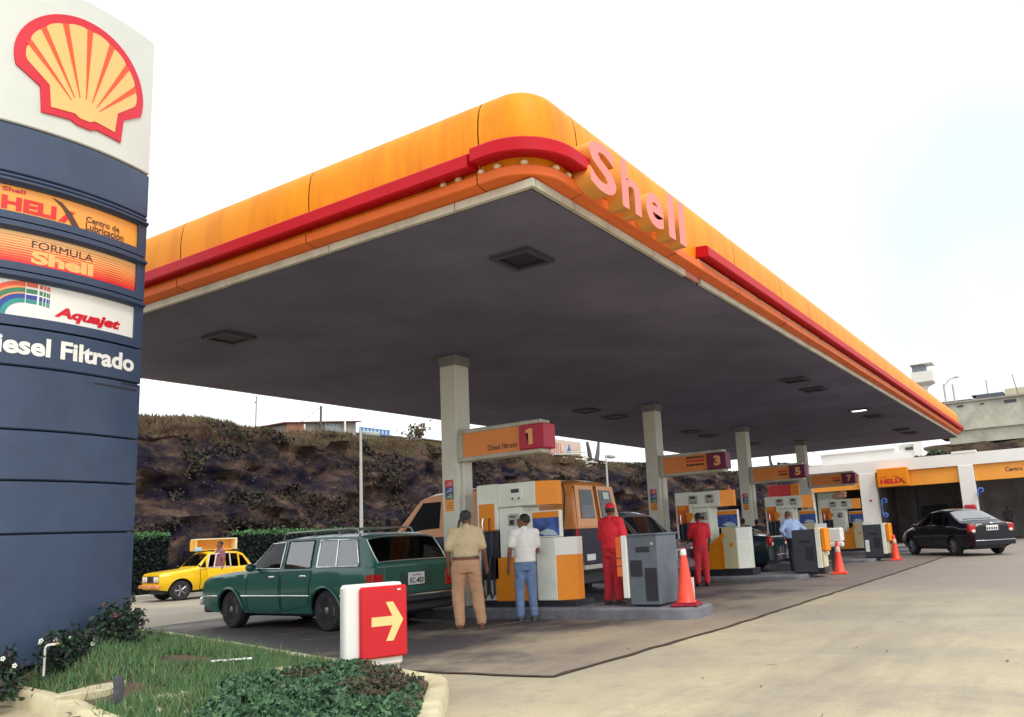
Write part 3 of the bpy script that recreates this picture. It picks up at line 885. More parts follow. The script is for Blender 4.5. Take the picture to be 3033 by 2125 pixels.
text('lettering', 'Aquajet', REDE, s3, pf, -.15, 3.845, .74, .15, bold=.05, shear=.25)
for k, (c, w) in enumerate((((0.75,0.1,0.04),.05),((0.85,0.33,0.12),.02),((0.05,0.2,0.1),.05),((0.85,0.33,0.12),.015),((0.03,0.06,0.3),.05),((0.03,0.28,0.26),.045))):
    r0 = .385-sum((.05,.02,.05,.015,.05,.045)[:k]); cm = mat('rainbow %d' % k, c, 0.4)
    def arcp(r, a): return (-.43+r*1.05*math.cos(a), 3.825+r*.98*math.sin(a))
    q = [arcp(r0, R(a)) for a in range(90, 181, 6)]; q2 = [arcp(r0-w, R(a)) for a in range(90, 181, 6)][::-1]
    obj('rainbow_band', curved_plate([(max(p[0], -.764), p[1]) for p in q+q2], pf, .001, .004+.0003*k), cm, s3, True)
    if k in (0, 2, 4, 5):
        for i, (a, b) in enumerate(((.0,.1),(.12,.15),(.16,.18),(.19,.205),(.21,.22))):
            z = 3.825+(r0-w)*.98
            obj('rainbow_band', curved_plate(rect(-.42+a, -.42+b, z-.004*i, z+w*.9-.004*i), pf, .001, .004), cm, s3, True)
pd = [c for c in children(pyl) if c.name.startswith('panel')][2]
text('lettering', 'Diesel Filtrado', WHITE, pyl, lambda a, b, d: pf(a, b, d+.03), -.86, 3.415, 1.64, .2, bold=.035)
for a0, a1, z in ((.3,.84,3.2),(.62,.86,3.255)):
    obj('slot', curved_plate(rect(a0, a1, z, z+.02), lambda a, b, d: pf(a, b, d+.03), -.001, .003), DARK, pyl, True)
# the scallop emblem on the head
em = lambda a, b, d: pf(a+.02, b, d+.03)
def earc(rx, ry, a0, a1, n, cz=6.76, lob=None):
    o = []
    for i in range(n+1):
        a = R(a0+(a1-a0)*i/n); k = 1.0
        if lob: k = 1-lob*(1-abs(math.sin((a-R(a0))/(R(a1)-R(a0))*8*math.pi)))**2
        o.append((rx*k*math.cos(a), cz+ry*k*math.sin(a)))
    return o
outer = [(-.435,6.125),(-.14,6.15),(-.075,6.115),(.075,6.115),(.14,6.15),(.435,6.125),(.46,6.42)]+earc(.715,.675,-15,195,40)+[(-.46,6.42)]
inner = [(-.35,6.215),(-.11,6.24),(-.055,6.205),(.055,6.205),(.11,6.24),(.35,6.215),(.375,6.465)]+earc(.615,.575,-12,192,64,lob=.05)+[(-.375,6.465)]
e0 = obj('emblem', star_plate(outer, (0, 6.6), em, 0, .02), REDE, pyl, True)
obj('emblem_field', star_plate(inner, (0, 6.6), em, .005, .026), CREAMY, e0, True)
for k in range(1, 8):
    a = R(-12+204*k/8); tx, tz = .615*math.cos(a)*.99, 6.76+.575*math.sin(a)*.99
    fx, fz = 0.16*math.cos(a), 6.36+.1*math.sin(a)
    d = Vector((tx-fx, tz-fz)).normalized(); nx, nz = -d.y, d.x
    obj('emblem_rib', curved_plate([(fx-nx*.004, fz-nz*.004), (fx+nx*.004, fz+nz*.004), (tx+nx*.032, tz+nz*.032), (tx-nx*.032, tz-nz*.032)], em, .01, .03), ORRIB, e0, True)
# ------------------------------------------------------------------ canopy
X0, X1, Y0, Y1, ZS = 6.24, 39.4, 4.16, 14.9, 4.69
can = thing('canopy', 'wide petrol station canopy with yellow rounded fascia and red band', 'canopy', (11.4, 9.6, 0))
RC = 0.32
LQ = RC*math.pi/2
SEG = [('a', (X0+RC, Y0+RC), 225, 270, LQ/2), ('l', (X0+RC, Y0), (1,0), (0,-1), X1-X0-2*RC), ('a', (X1-RC, Y0+RC), 270, 360, LQ),
       ('l', (X1, Y0+RC), (0,1), (1,0), Y1-Y0-2*RC), ('a', (X1-RC, Y1-RC), 0, 90, LQ), ('l', (X1-RC, Y1), (-1,0), (0,1), X1-X0-2*RC),
       ('a', (X0+RC, Y1-RC), 90, 180, LQ), ('l', (X0, Y1-RC), (0,-1), (-1,0), Y1-Y0-2*RC), ('a', (X0+RC, Y0+RC), 180, 225, LQ/2)]
LTOT = sum(s[4] for s in SEG)
def per(s, d):
    s = s % LTOT
    for g in SEG:
        if s <= g[4] or g is SEG[-1]:
            if g[0] == 'a':
                a = R(g[2]+(g[3]-g[2])*s/g[4]); return Vector((g[1][0]+(RC+d)*math.cos(a), g[1][1]+(RC+d)*math.sin(a), 0))
            return Vector((g[1][0]+g[2][0]*s+g[3][0]*d, g[1][1]+g[2][1]*s+g[3][1]*d, 0))
        s -= g[4]
def swps(s0, s1):
    o = [s0]; c = 0; L = []
    for g in SEG:
        if g[0] == 'a': L += [c+g[4]*k/6 for k in range(7)]
        else: L += [c, c+g[4]]
        c += g[4]
    L = sorted(set([round(x-LTOT, 4) for x in L]+[round(x, 4) for x in L]))
    return [s0]+[x for x in L if s0+.01 < x < s1-.01]+[s1]
def sweep(prof, s0, s1, closed=False):
    m_ = MB()
    m_.loft([[per(s, d)+Vector((0, 0, z)) for d, z in prof] for s in swps(s0, s1)], closed=closed, caps=closed); return m_
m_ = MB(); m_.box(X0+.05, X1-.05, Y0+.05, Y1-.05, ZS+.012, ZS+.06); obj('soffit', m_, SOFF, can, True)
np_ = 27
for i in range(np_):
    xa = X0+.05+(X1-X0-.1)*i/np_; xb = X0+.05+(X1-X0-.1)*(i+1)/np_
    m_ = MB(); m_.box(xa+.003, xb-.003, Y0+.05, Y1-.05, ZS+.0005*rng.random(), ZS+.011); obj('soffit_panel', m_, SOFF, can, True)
m_ = MB(); m_.box(X0+.3, X1-.3, Y0+.3, Y1-.3, 5.55, 5.6); obj('roof_deck', m_, CONC, can, True)
obj('fascia_backing', sweep([(-.02,4.77),(.06,4.92),(.07,5.6),(-.08,5.74),(-.3,5.6)], 0, LTOT), DARK, can, True)
FP = [(.10,4.93),(.115,5.04),(.13,5.2),(.135,5.38),(.125,5.53),(.10,5.65),(.05,5.74),(-.02,5.79),(-.1,5.815),(-.22,5.82)]
sl = -LQ/2-.01
seams = [sl-.22, sl-2.76, sl-5.28, sl-7.8, sl-9.84]
sr = [LQ/2+.36]
while sr[-1]+2.33 < LQ/2+(X1-X0-2*RC): sr.append(sr[-1]+2.33)
cuts = sorted(seams+sr)
rest = cuts[-1]; end = LTOT+cuts[0]
k = max(1, round((end-rest)/2.5))
allc = cuts+[rest+(end-rest)*i/k for i in range(1, k+1)]
for a, b in zip(allc[:-1], allc[1:]):
    obj('fascia_panel', sweep(FP, a+.008, b-.008), YEL, can, True, smooth=50)
    dz = rng.normal()*.004
    obj('lower_band', sweep([(-.01,4.772),(.16,4.795+dz),(.172,4.805+dz),(.174,4.895+dz),(.165,4.905+dz),(.09,4.92)], a+.006, b-.006), ORB, can, True, smooth=30)
RB = [(.10,4.985),(.285,4.955),(.305,4.97),(.305,5.095),(.285,5.115),(.12,5.13)]
def band(a, b, dz=0, dd=0): return obj('red_band', sweep([(d+dd, z+dz) for d, z in RB], a, b, True), RED, can, True, smooth=30)
band(-LQ/2-.2, LQ/2+.3, 0.02, .02)
c_ = -LQ/2-.25
while c_ > -LQ/2-9.4:
    band(c_-2.42, c_, -.015); c_ -= 2.424
c_ = LQ/2+3.5
while c_ < LQ/2+31.5:
    e_ = min(c_+2.33, LQ/2+32.2); band(c_, e_-.006); c_ = e_
band(LQ/2+32.3, LQ/2+32.3+9.5)
TUBE = mat('tube lamp', (0.82, 0.62, 0.36), 0.4, 0.1, 3)
c_ = LQ/2+3.5
while c_ < LQ/2+31:
    m_ = MB(); m_.tube([per(c_, .14)+Vector((0,0,4.935)), per(c_+1.16, .14)+Vector((0,0,4.935))], .017, 6); obj('tube_lamp', m_, TUBE, can, True, smooth=60); c_ += 1.25
for s_ in (-.95,-.75,-.45,-.25,-.05,.2,.4,.58):
    m_ = MB(); q = per(s_, .13); m_.ell((q.x, q.y, 4.94), (.045,.045,.035), 8, 6); obj('lamp_holder', m_, TUBE, can, True, smooth=60)
# cream drip strips in lengths, with one damaged stretch
def trim(a0, a1, axis, at):
    m_ = MB(); j = rng.normal()*.004
    if axis == 'x': m_.box(a0+.006, a1-.006, at-.03, at+.02, ZS-.01+j, ZS+.078)
    else: m_.box(at-.03, at+.02, a0+.006, a1-.006, ZS-.01+j, ZS+.078)
    return obj('trim_strip', m_, CREAM, can, True)
y = Y0-.03
for L_ in (1.0, 1.9, 1.9, 1.9, 1.9, 2.14): trim(y, y+L_, 'y', X0); y += L_
x = X0+.021
for L_ in (0.72, 1.9, 0.98): trim(x, x+L_, 'x', Y0); x += L_
x += .52
m_ = MB(); m_.box(x-.5, x-.08, Y0-.02, Y0+.02, ZS+.005, ZS+.078); obj('trim_strip', m_, mat('trim primer', (0.55,0.2,0.17), 0.6, 0.1, 3), can, True)
while x < X1-.3:
    L_ = min(1.9, X1-x); trim(x, x+L_, 'x', Y0); x += L_
x = X0
while x < X1-.3: L_ = min(2.4, X1-x); trim(x, x+L_, 'x', Y1); x += L_
y = Y0+.03
while y < Y1-.3: L_ = min(2.4, Y1-y-.03); trim(y, y+L_, 'y', X1); y += L_
# columns
PB = [mat('poster red', (0.6,0.03,0.03), .5), mat('poster blue', (0.04,0.08,0.3), .5), mat('poster green', (0.03,0.14,0.13), .5), mat('poster orange', (0.85,0.32,0.04), .5)]
COLX = (11.25, 19.5, 26.5, 33.5)
for cx in COLX:
    m_ = MB(); m_.box(cx, cx+.4, 9.39, 9.77, .1, 4.5, .02); c = obj('column', m_, COLM, can, True)
    m_ = MB(); m_.box(cx-.015, cx+.415, 9.375, 9.785, 4.5, ZS-.002, .015); obj('capital', m_, mat('capital grey', (0.2,0.19,0.2), .7), c, True)
    m_ = MB(); m_.box(cx+.1, cx+.34, 9.33, 9.39, .1, 2.72, .01); obj('cable_duct', m_, COLM, c, True)
    for q, (z0, z1) in zip(PB, ((2.26,2.39),(2.15,2.26),(2.04,2.15),(1.83,2.04))):
        m_ = MB(); m_.box(cx-.008, cx-.001, 9.5, 9.69, z0+.001, z1-.001); po = obj('poster', m_, q, c, True)
        for k in range(3):
            zz_ = z0+(z1-z0)*(.25+.22*k); m_ = MB(); m_.box(cx-.0095, cx-.0081, 9.52, 9.66-.03*k, zz_, zz_+.008); obj('print_line', m_, WHITE if q is not PB[3] else BRN, po, True)
# raised letters on the front fascia
let = thing('fascia_lettering', 'faded pink raised block letters with orange sides on the front fascia', 'sign', (7.9, 3.9, 5.1))
lf = lambda a, b, d: Vector((a, Y0-.14-d, b))
xs = 6.78
for ch, w, h in (('S', .56, .55), ('h', .46, .57), ('e', .47, .42), ('l', .19, .57), ('l', .19, .57)):
    text('letter', ch, PINK, let, lf, xs, 4.81, w, h, bold=.03, depth=(0.0, .22), side=LSIDE); xs += w+.13
# downlights in the soffit
cnt_ = [0, 0]
LIT = bpy.data.materials.new('lit lamp'); LIT.use_nodes = True
LIT.node_tree.nodes['Principled BSDF'].inputs['Emission Color'].default_value = (1, .97, .9, 1); LIT.node_tree.nodes['Principled BSDF'].inputs['Emission Strength'].default_value = 2.5
for x, y, lab in ((7.85,5.43,'square dark downlight nearest the front corner of the canopy soffit'), (7.82,11.13,'square dark downlight at the rear left of the canopy soffit'),
        (19.0,5.39,None),(20.75,5.43,None),(26.0,5.45,None),(27.9,5.42,None),(33.2,5.45,None),(34.9,5.45,None),
        (19.07,11.26,None),(20.77,11.3,None),(26.2,11.3,None),(28,11.35,None),(32.5,11.25,None)):
    if not lab:
        row = [0, 1][y > 8]; cnt_[row] += 1
        lab = '%s dark square downlight along the %s row of the canopy soffit' % (('second','third','fourth','fifth','sixth','seventh')[cnt_[row]-1], ('front','rear')[row])
        if (x, y) == (26.0, 5.45): lab = 'downlight glowing white in the front row of the canopy soffit'
    t_ = thing('ceiling_light', lab, 'ceiling light', (x, y, ZS), group='downlights in the canopy soffit')
    f = MB(); s_ = .29
    for a in ((-s_, s_, -s_, -s_+.06), (-s_, s_, s_-.06, s_), (-s_, -s_+.06, -s_+.06, s_-.06), (s_-.06, s_, -s_+.06, s_-.06)): f.box(a[0], a[1], a[2], a[3], -.05, -.001)
    obj('frame', f, LFRM, t_)
    f = MB(); f.box(-.23, .23, -.23, .23, -.025, -.003); obj('diffuser', f, LIT if 'glowing' in lab else LENS, t_)

# ------------------------------------------------------------------ pump islands
def island(x0, x1, y0, y1, h):
    m_ = MB(); r = .25; pts = []
    for cx, cy, a0 in ((x1-r, y0+r, -90), (x1-r, y1-r, 0), (x0+r, y1-r, 90), (x0+r, y0+r, 180)):
        for k in range(6): a = R(a0+18*k); pts.append((cx+r*math.cos(a), cy+r*math.sin(a)))
    c = Vector(((x0+x1)/2, (y0+y1)/2))
    ins = lambda p, d: (p[0]+(c.x-p[0])/abs(c.x-p[0]+1e-6)*d, p[1]+(c.y-p[1])/abs(c.y-p[1]+1e-6)*d)
    m_.loft([[(*p, -.02) for p in pts], [(*p, h-.03) for p in pts], [(*ins(p, .03), h) for p in pts]])
    return struct('pump_island', m_, mat('island concrete', (0.17, 0.175, 0.2), 0.8, 0.2, 3.0, bump=0.2, dirt=(0.05, 0.05, 0.06), dirt_amt=0.8, dscale=1.3, world=True), smooth=35)
ISL = [(10.98, 11.9, 4.9, 11.0, .17), (19.1, 20.6, 5.7, 11.5, .1), (26.2, 27.7, 5.6, 11.5, .1), (33.1, 34.6, 5.6, 11.5, .1)]
for q in ISL: island(*q)

# ------------------------------------------------------------------ pump number signs
NUM = {1: ['Diesel Filtrado'], 3: None, 5: None, 7: None}
SORG = mat('number sign orange', (0.85, 0.27, 0.06), 0.45, 0.06, 2); SRED = mat('number block red', (0.5, 0.012, 0.05), 0.4, 0.05, 2)
SPUR = mat('number block purple', (0.16, 0.012, 0.06), 0.4, 0.05, 2); NUMC = mat('numeral', (0.88, 0.4, 0.16), 0.5)
for cx, n in zip(COLX, (1, 3, 5, 7)):
    t_ = thing('pump_number_sign', {1:'orange pump sign reading Diesel Filtrado with red number 1 block',3:'orange pump sign with purple number 3 block and three printed lines',5:'orange pump sign with purple number 5 block between the third and fourth columns',7:'dim orange pump sign with number 7 block before the garage'}[n], 'sign', (cx+.15, 9.3, 3.0), group='numbered signs on the canopy columns')
    f = MB(); x0, x1 = cx-.02, cx+.28
    f.box(x0, x1, 7.55, 9.36, 3.185, 3.26, .015); f.box(x0, x1, 7.55, 9.36, 2.69, 2.765, .015); f.box(x0, x1, 9.25, 9.358, 2.765, 3.185)
    obj('frame', f, CREAM, t_, True)
    f = MB(); f.box(cx+.01, x1-.03, 7.99, 9.25, 2.765, 3.185); pn = obj('panel', f, SORG, t_, True)
    f = MB(); f.box(x0-.03, x1+.03, 7.47, 7.99, 2.762, 3.188, .015); nb = obj('number_block', f, SRED if n == 1 else SPUR, t_, True)
    fn = plane_fn((x0-.03, 9.36, 0), (0,-1,0), (0,0,1))
    if n == 1: obj('numeral', curved_plate([(1.57,2.84),(1.66,2.84),(1.66,3.11),(1.57,3.11),(1.52,3.08),(1.52,3.04),(1.57,3.045)], fn, .001, .005, 5), NUMC, nb, True)
    else: text('numeral', str(n), NUMC, nb, fn, 1.56, 2.85, .19, .26, bold=.05)
    fp = plane_fn((cx+.01, 9.36, 0), (0,-1,0), (0,0,1))
    if n == 1:
        text('lettering', 'Diesel Filtrado', BRN, pn, fp, .66, 2.83, .64, .095, bold=.015)
    else:
        L_ = ((.78,3.09,BRN),(.78,3.0,REDP),(.78,2.9,BRN)) if n == 3 else ((.98,2.99,REDP),(1.0,2.89,BRN))
        for a, b, q in L_:
            x_ = a
            while x_ < 1.27:
                w_ = .05+.05*rng.random(); f = curved_plate(rect(x_, min(x_+w_, 1.28), b, b+.06), fp, .0005, .003, 5); obj('print_line', f, q, pn, True); x_ += w_+.012

# ------------------------------------------------------------------ fuel dispensers
HOSE = mat('hose rubber', (0.015, 0.015, 0.025), 0.5); NOZ = mat('nozzle shell', (0.03, 0.035, 0.09), 0.4)
BEIGE = mat('pump beige', (0.66, 0.58, 0.36), 0.5, 0.06, 2); LCD = mat('display bezel', (0.42, 0.42, 0.36), 0.5); LCDD = mat('display dark', (0.04, 0.045, 0.055), 0.25)
def dispenser(X, label, first=True, zb=0.12):
    t = thing('fuel_dispenser', label, 'fuel pump', (X+.3, 8.0, zb), group='fuel dispensers on the islands')
    def P(name, boxes, m, par=t, bev=.012):
        f = MB()
        for b in boxes: f.box(X+b[0], X+b[1], b[2], b[3], b[4], b[5], bev)
        return obj(name, f, m, par, True)
    D = .62
    P('plinth', [(.03, D-.03, 7.0, 8.9, zb-.02, .27)], DARK)
    P('side_column', [(0, D, 8.5, 8.94, 1.45, 2.23), (0, D, 8.895, 8.94, .26, 1.45), (0.12, D, 8.5, 8.895, .26, 1.45)], PUMPW)
    P('column_panel', [(-.008, .01, 8.56, 8.9, 1.44, 1.9)], PUMPO if first else ORB)
    for k in range(2):
        y = 8.66+.14*k
        n_ = P('nozzle', [(.0, .1, y-.025, y+.025, 1.0, 1.42)], NOZ)
        f = MB(); f.tube([(X-.03,y,1.42),(X-.05,y,1.56),(X-.02,y,1.66)], .012, 6); obj('spout', f, CHROME if k else PUMPD, n_, True, smooth=60)
        f = MB(); f.tube([(X-.01,y,1.02),(X-.07,y,.8),(X-.1,y-.02,.45),(X-.06,y-.04,.32),(X+.02,y-.03,.38),(X+.05,y,.9)], .022, 8); obj('hose', f, HOSE, n_, True, smooth=60)
    P('boot', [(.02, .13, 8.52, 8.88, .62, 1.42)], HOSE)
    # head with bevelled orange end
    f = MB(); f.box(X, X+D, 7.7, 8.495, 1.82, 2.22, .012); hd = obj('head', f, PUMPW, t, True)
    f = MB(); f.loft([[(X+.005, 7.698, z), (X+.24, 7.42, z), (X+D-.24, 7.42, z), (X+D-.005, 7.698, z)] for z in (1.822, 2.217)]); obj('head_end', f, PUMPO, t, True)
    for y0, y1 in (((7.96, 8.24),) if first else ((7.85, 8.1), (8.3, 8.56))):
        b_ = P('display', [(-.012, .01, y0, y1, 1.92, 2.14)], LCD if not first else PUMPW)
        P('readout', [(-.016, -.008, y0+.06, y1-.05, 2.05, 2.115)], LCDD, b_, .003)
        P('button', [(-.018, -.008, y0+.05, y0+.09, 1.94, 1.97), (-.018, -.008, y1-.1, y1-.06, 1.94, 1.97)], LCDD, b_, .003)
    # middle post with card reader
    P('post', [(.04, D-.04, 8.02, 8.496, .98, 1.815)], PUMPW)
    cr = P('card_reader', [(.02, .05, 8.08, 8.3, 1.5, 1.7)], LCD)
    P('reader_slot', [(.014, .024, 8.14, 8.26, 1.64, 1.665), (.014, .024, 8.17, 8.26, 1.52, 1.6)], LCDD, cr, .003)
    P('lower_panel', [(.02, D-.02, 7.81, 8.6, .26, .978)], PUMPO if first else BEIGE)
    P('door_strip', [(.0, D, 7.73, 7.808, .26, .985)], PUMPD if first else PUMPO)
    # low cabinet with bevelled end
    f = MB(); f.box(X-.01, X+D, 7.34, 7.728, .27, 1.27, .012); cab = obj('cabinet', f, PUMPW if first else BEIGE, t, True)
    e = lambda z0, z1, m: obj('cabinet_end', (lambda q: q.loft([[(X-.006, 7.338, z), (X+.23, 7.07, z), (X+D-.23, 7.07, z), (X+D-.006, 7.338, z)] for z in (z0, z1)]))(MB()), m, t, True)
    e(.985, 1.268, WHITE); e(.272, .983, PUMPO if first else PUMPW)
    if not first:
        P('cabinet_panel', [(-.016, -.006, 7.72-.02, 7.728, .27, .88), (.012, .022, 7.81, 8.45, .27, .9)], PUMPO, t, .003)
        fn = plane_fn((X-.016, 8.0, 0), (0,-1,0), (0,0,1))
        for poly in ([(.0,.9),(.3,1.16),(.36,1.08),(.2,.9)], [(.52,.8),(.56,.84),(.56,.89),(.5,.91),(.46,.86)]):
            obj('decal', curved_plate(poly, fn, .004, .008, 5), PUMPO, cab, True)
        for poly in ([(-.9,1.9),(-.66,1.9),(-.62,1.84),(-.68,1.78),(-.9,1.78)], [(-.64,1.72),(-.5,1.7),(-.43,1.64),(-.5,1.52),(-.58,1.46),(-.64,1.5)]):
            obj('decal', curved_plate(poly, fn, .0, .004, 5), PUMPO, t, True)
    # advertising monitor on the cabinet
    s = P('poster_frame', [(.1, .2, 7.3, 7.86, 1.275, 1.72)], PUMPW)
    P('poster', [(.092, .1, 7.32, 7.84, 1.30, 1.6)], mat('poster seascape', (0.05, 0.1, 0.36), 0.35, 0.7, 6), s, .002)
    P('poster_band', [(.092, .1, 7.32, 7.84, 1.602, 1.7)], PUMPO, s, .002)
    f = curved_plate([(7.34,1.31),(7.6,1.31),(7.72,1.36),(7.55,1.42),(7.42,1.39)], lambda a, b, d: Vector((X+.09-d, a, b)), 0, .004, 5); obj('print', f, mat('poster light', (0.5,0.6,0.7), .4), s, True)
    return t
dispenser(11.2, 'white and orange fuel dispenser beside the man in the white T-shirt')
d2 = dispenser(19.4, 'fuel dispenser with two displays and beige cabinet behind the red-clad attendant', False)
d3 = copy_tree(d2); d3.location = (26.5+.3, 8.0, .1); d3['label'] = 'dimmer fuel dispenser in front of the man in the light blue shirt'
d4 = copy_tree(d2); d4.location = (33.3+.3, 8.0, .06); d4['label'] = 'farthest fuel dispenser with a bundle on top, nearest the garage'
m_ = MB(); m_.ell((33.55, 8.2, 2.29), (.2,.3,.13), 12, 8); m_.ell((33.5, 8.05, 2.4), (.14,.18,.09), 10, 6)
tag(obj('cloth_bundle', m_, mat('bundle cloth', (0.55,0.3,0.2), .8, .4, 6), smooth=60), 'small reddish bundle lying on top of the farthest dispenser', 'bundle')
m_ = MB(); m_.lathe([(.05,0),(.055,.02),(.05,.12),(.035,.17),(.02,.19)], 12, (19.7, 7.55, 2.1)); m_.tube([(19.7,7.55,2.28),(19.7,7.55,2.34)], .015, 6)
tag(obj('plastic_bottle', m_, mat('bottle orange', (0.85,0.2,0.08), .35), smooth=50), 'orange bottle standing on the second dispenser', 'bottle')

# ------------------------------------------------------------------ service kiosks, cones
k1 = thing('service_kiosk', 'large grey service unit with dark slots beside the front cone', 'service unit', (11.5, 5.6, .17))
def KB(name, boxes, m, par, bev=.01):
    f = MB()
    for b in boxes: f.box(*b, bev)
    return obj(name, f, m, par, True)
KB('body', [(11.15, 11.85, 5.49, 5.99, .2, 1.24)], GREYK, k1); KB('foot', [(11.25, 11.8, 5.53, 5.95, .15, .2)], DARK, k1)
KB('cap', [(11.13, 11.87, 5.47, 6.0, 1.225, 1.255)], GREYK, k1)
KB('side_post', [(11.13, 11.6, 6.0, 6.1, .3, 1.24)], WHITE, k1); KB('side_panel', [(11.14, 11.58, 6.103, 6.2, .62, 1.22)], ORB, k1)
KB('side_seam', [(11.132, 11.14, 6.105, 6.2, .9, .91), (11.132, 11.14, 6.105, 6.2, .78, .79)], DARK, k1, 0)
KB('slot', [(11.142, 11.16, 5.62, 5.85, .98, 1.06)], DARK, k1, .003); KB('slot', [(11.142, 11.16, 5.76, 5.96, .62, .86)], DARK, k1, .003); KB('slot', [(11.142, 11.16, 5.52, 5.72, .26, .74)], DARK, k1, .003)
for yy, m in ((5.8, WHITE),):
    KB('label_plate', [(11.144, 11.15, 5.56, 5.6, 1.08, 1.12)], LCD, k1, 0)
DKK = mat('kiosk dark', (0.045, 0.05, 0.065), .5, .1, 3)
def kiosk2(X, Y, label, box=False):
    t = thing('service_kiosk', label, 'service unit', (X+.3, Y+.3, .1))
    KB('body', [(X, X+.6, Y, Y+.56, .13, 1.13)], DKK, t); KB('slot', [(X-.006, X+.02, Y+.12, Y+.4, .82, .88)], DARK, t, .002); KB('slot', [(X-.006, X+.02, Y+.06, Y+.26, .4, .72)], DARK, t, .002)
    KB('side_post', [(X-.02, X+.4, Y-.12, Y-.003, .22, 1.16)], PUMPW, t)
    KB('end_panel', [(X+.0, X+.36, Y-.17, Y-.123, .24, .6)], BEIGE, t); KB('end_bin', [(X-.01, X+.38, Y-.26, Y-.123, .6, 1.15)], PUMPO, t, .03)
    KB('foot', [(X+.05, X+.38, Y-.15, Y+.5, .08, .2)], DARK, t)
    if box: KB('label_plate', [(X-.012, X-.002, Y+.4, Y+.52, .3, .66)], WHITE, t, .002)
    return t
kiosk2(19.6, 5.46, 'black service unit with orange bin beside the middle cone')
kiosk2(26.7, 5.36, 'far black service unit with orange bin and white plate beside the black sedan', True)
tw = thing('towel_box', 'white plastic towel box standing behind the middle cone', 'box', (22.2, 5.7, 0))
KB('box', [(22.1, 22.4, 5.45, 5.95, .75, 1.12)], WHITE, tw, .04); KB('leg', [(22.15, 22.35, 5.6, 5.8, .0, .75)], DKK, tw); KB('lip', [(22.05, 22.2, 5.42, 5.98, .62, .75)], WHITE, tw, .03)
CONE = mat('cone orange', (0.88, 0.07, 0.03), .4, .06, 4); CONB = mat('cone base dark', (0.3, 0.01, 0.03), .5)
def cone(x, y, z, h, label, tip=True):
    t = thing('traffic_cone', label, 'traffic cone', (x, y, z), R(12), 'traffic cones on the forecourt')
    f = MB(); k = h/.84; f.box(-.2*k, .2*k, -.2*k, .2*k, 0, .045*k, .015); f.box(-.17*k, .17*k, -.17*k, .17*k, .045*k, .06*k, .005); obj('base', f, CONB if not tip else CONE, t)
    f = MB(); f.lathe([(.15*k,.055*k),(.135*k,.075*k),(.085*k,.45*k),(.04*k,.8*k),(.034*k,.835*k),(.02*k,.84*k)], 20); obj('body', f, CONE, t, smooth=50)
    if tip:
        f = MB(); f.lathe([(.073*k,.56*k),(.0745*k,.562*k),(.0565*k,.695*k),(.055*k,.698*k)], 20); obj('collar', f, mat('cone collar', (0.85,0.5,0.42), .4), t, smooth=50)
    else:
        f = MB(); f.lathe([(.051*k,.735*k),(.0525*k,.737*k),(.043*k,.82*k),(.0385*k,.825*k)], 20); obj('collar', f, WHITE, t, smooth=50)
        f = MB(); f.box(.135*k, .16*k, -.1*k, -.06*k, .03*k, .4*k, .004); obj('tape', f, WHITE, t)
    return t
cone(11.3, 5.14, .17, .84, 'orange cone at the island end, nearest the camera', False)
cone(20.72, 5.25, .005, .8, 'orange cone in the middle, beside the black service unit')
cone(26.9, 5.05, .005, .78, 'orange cone farthest away, in front of the black sedan')
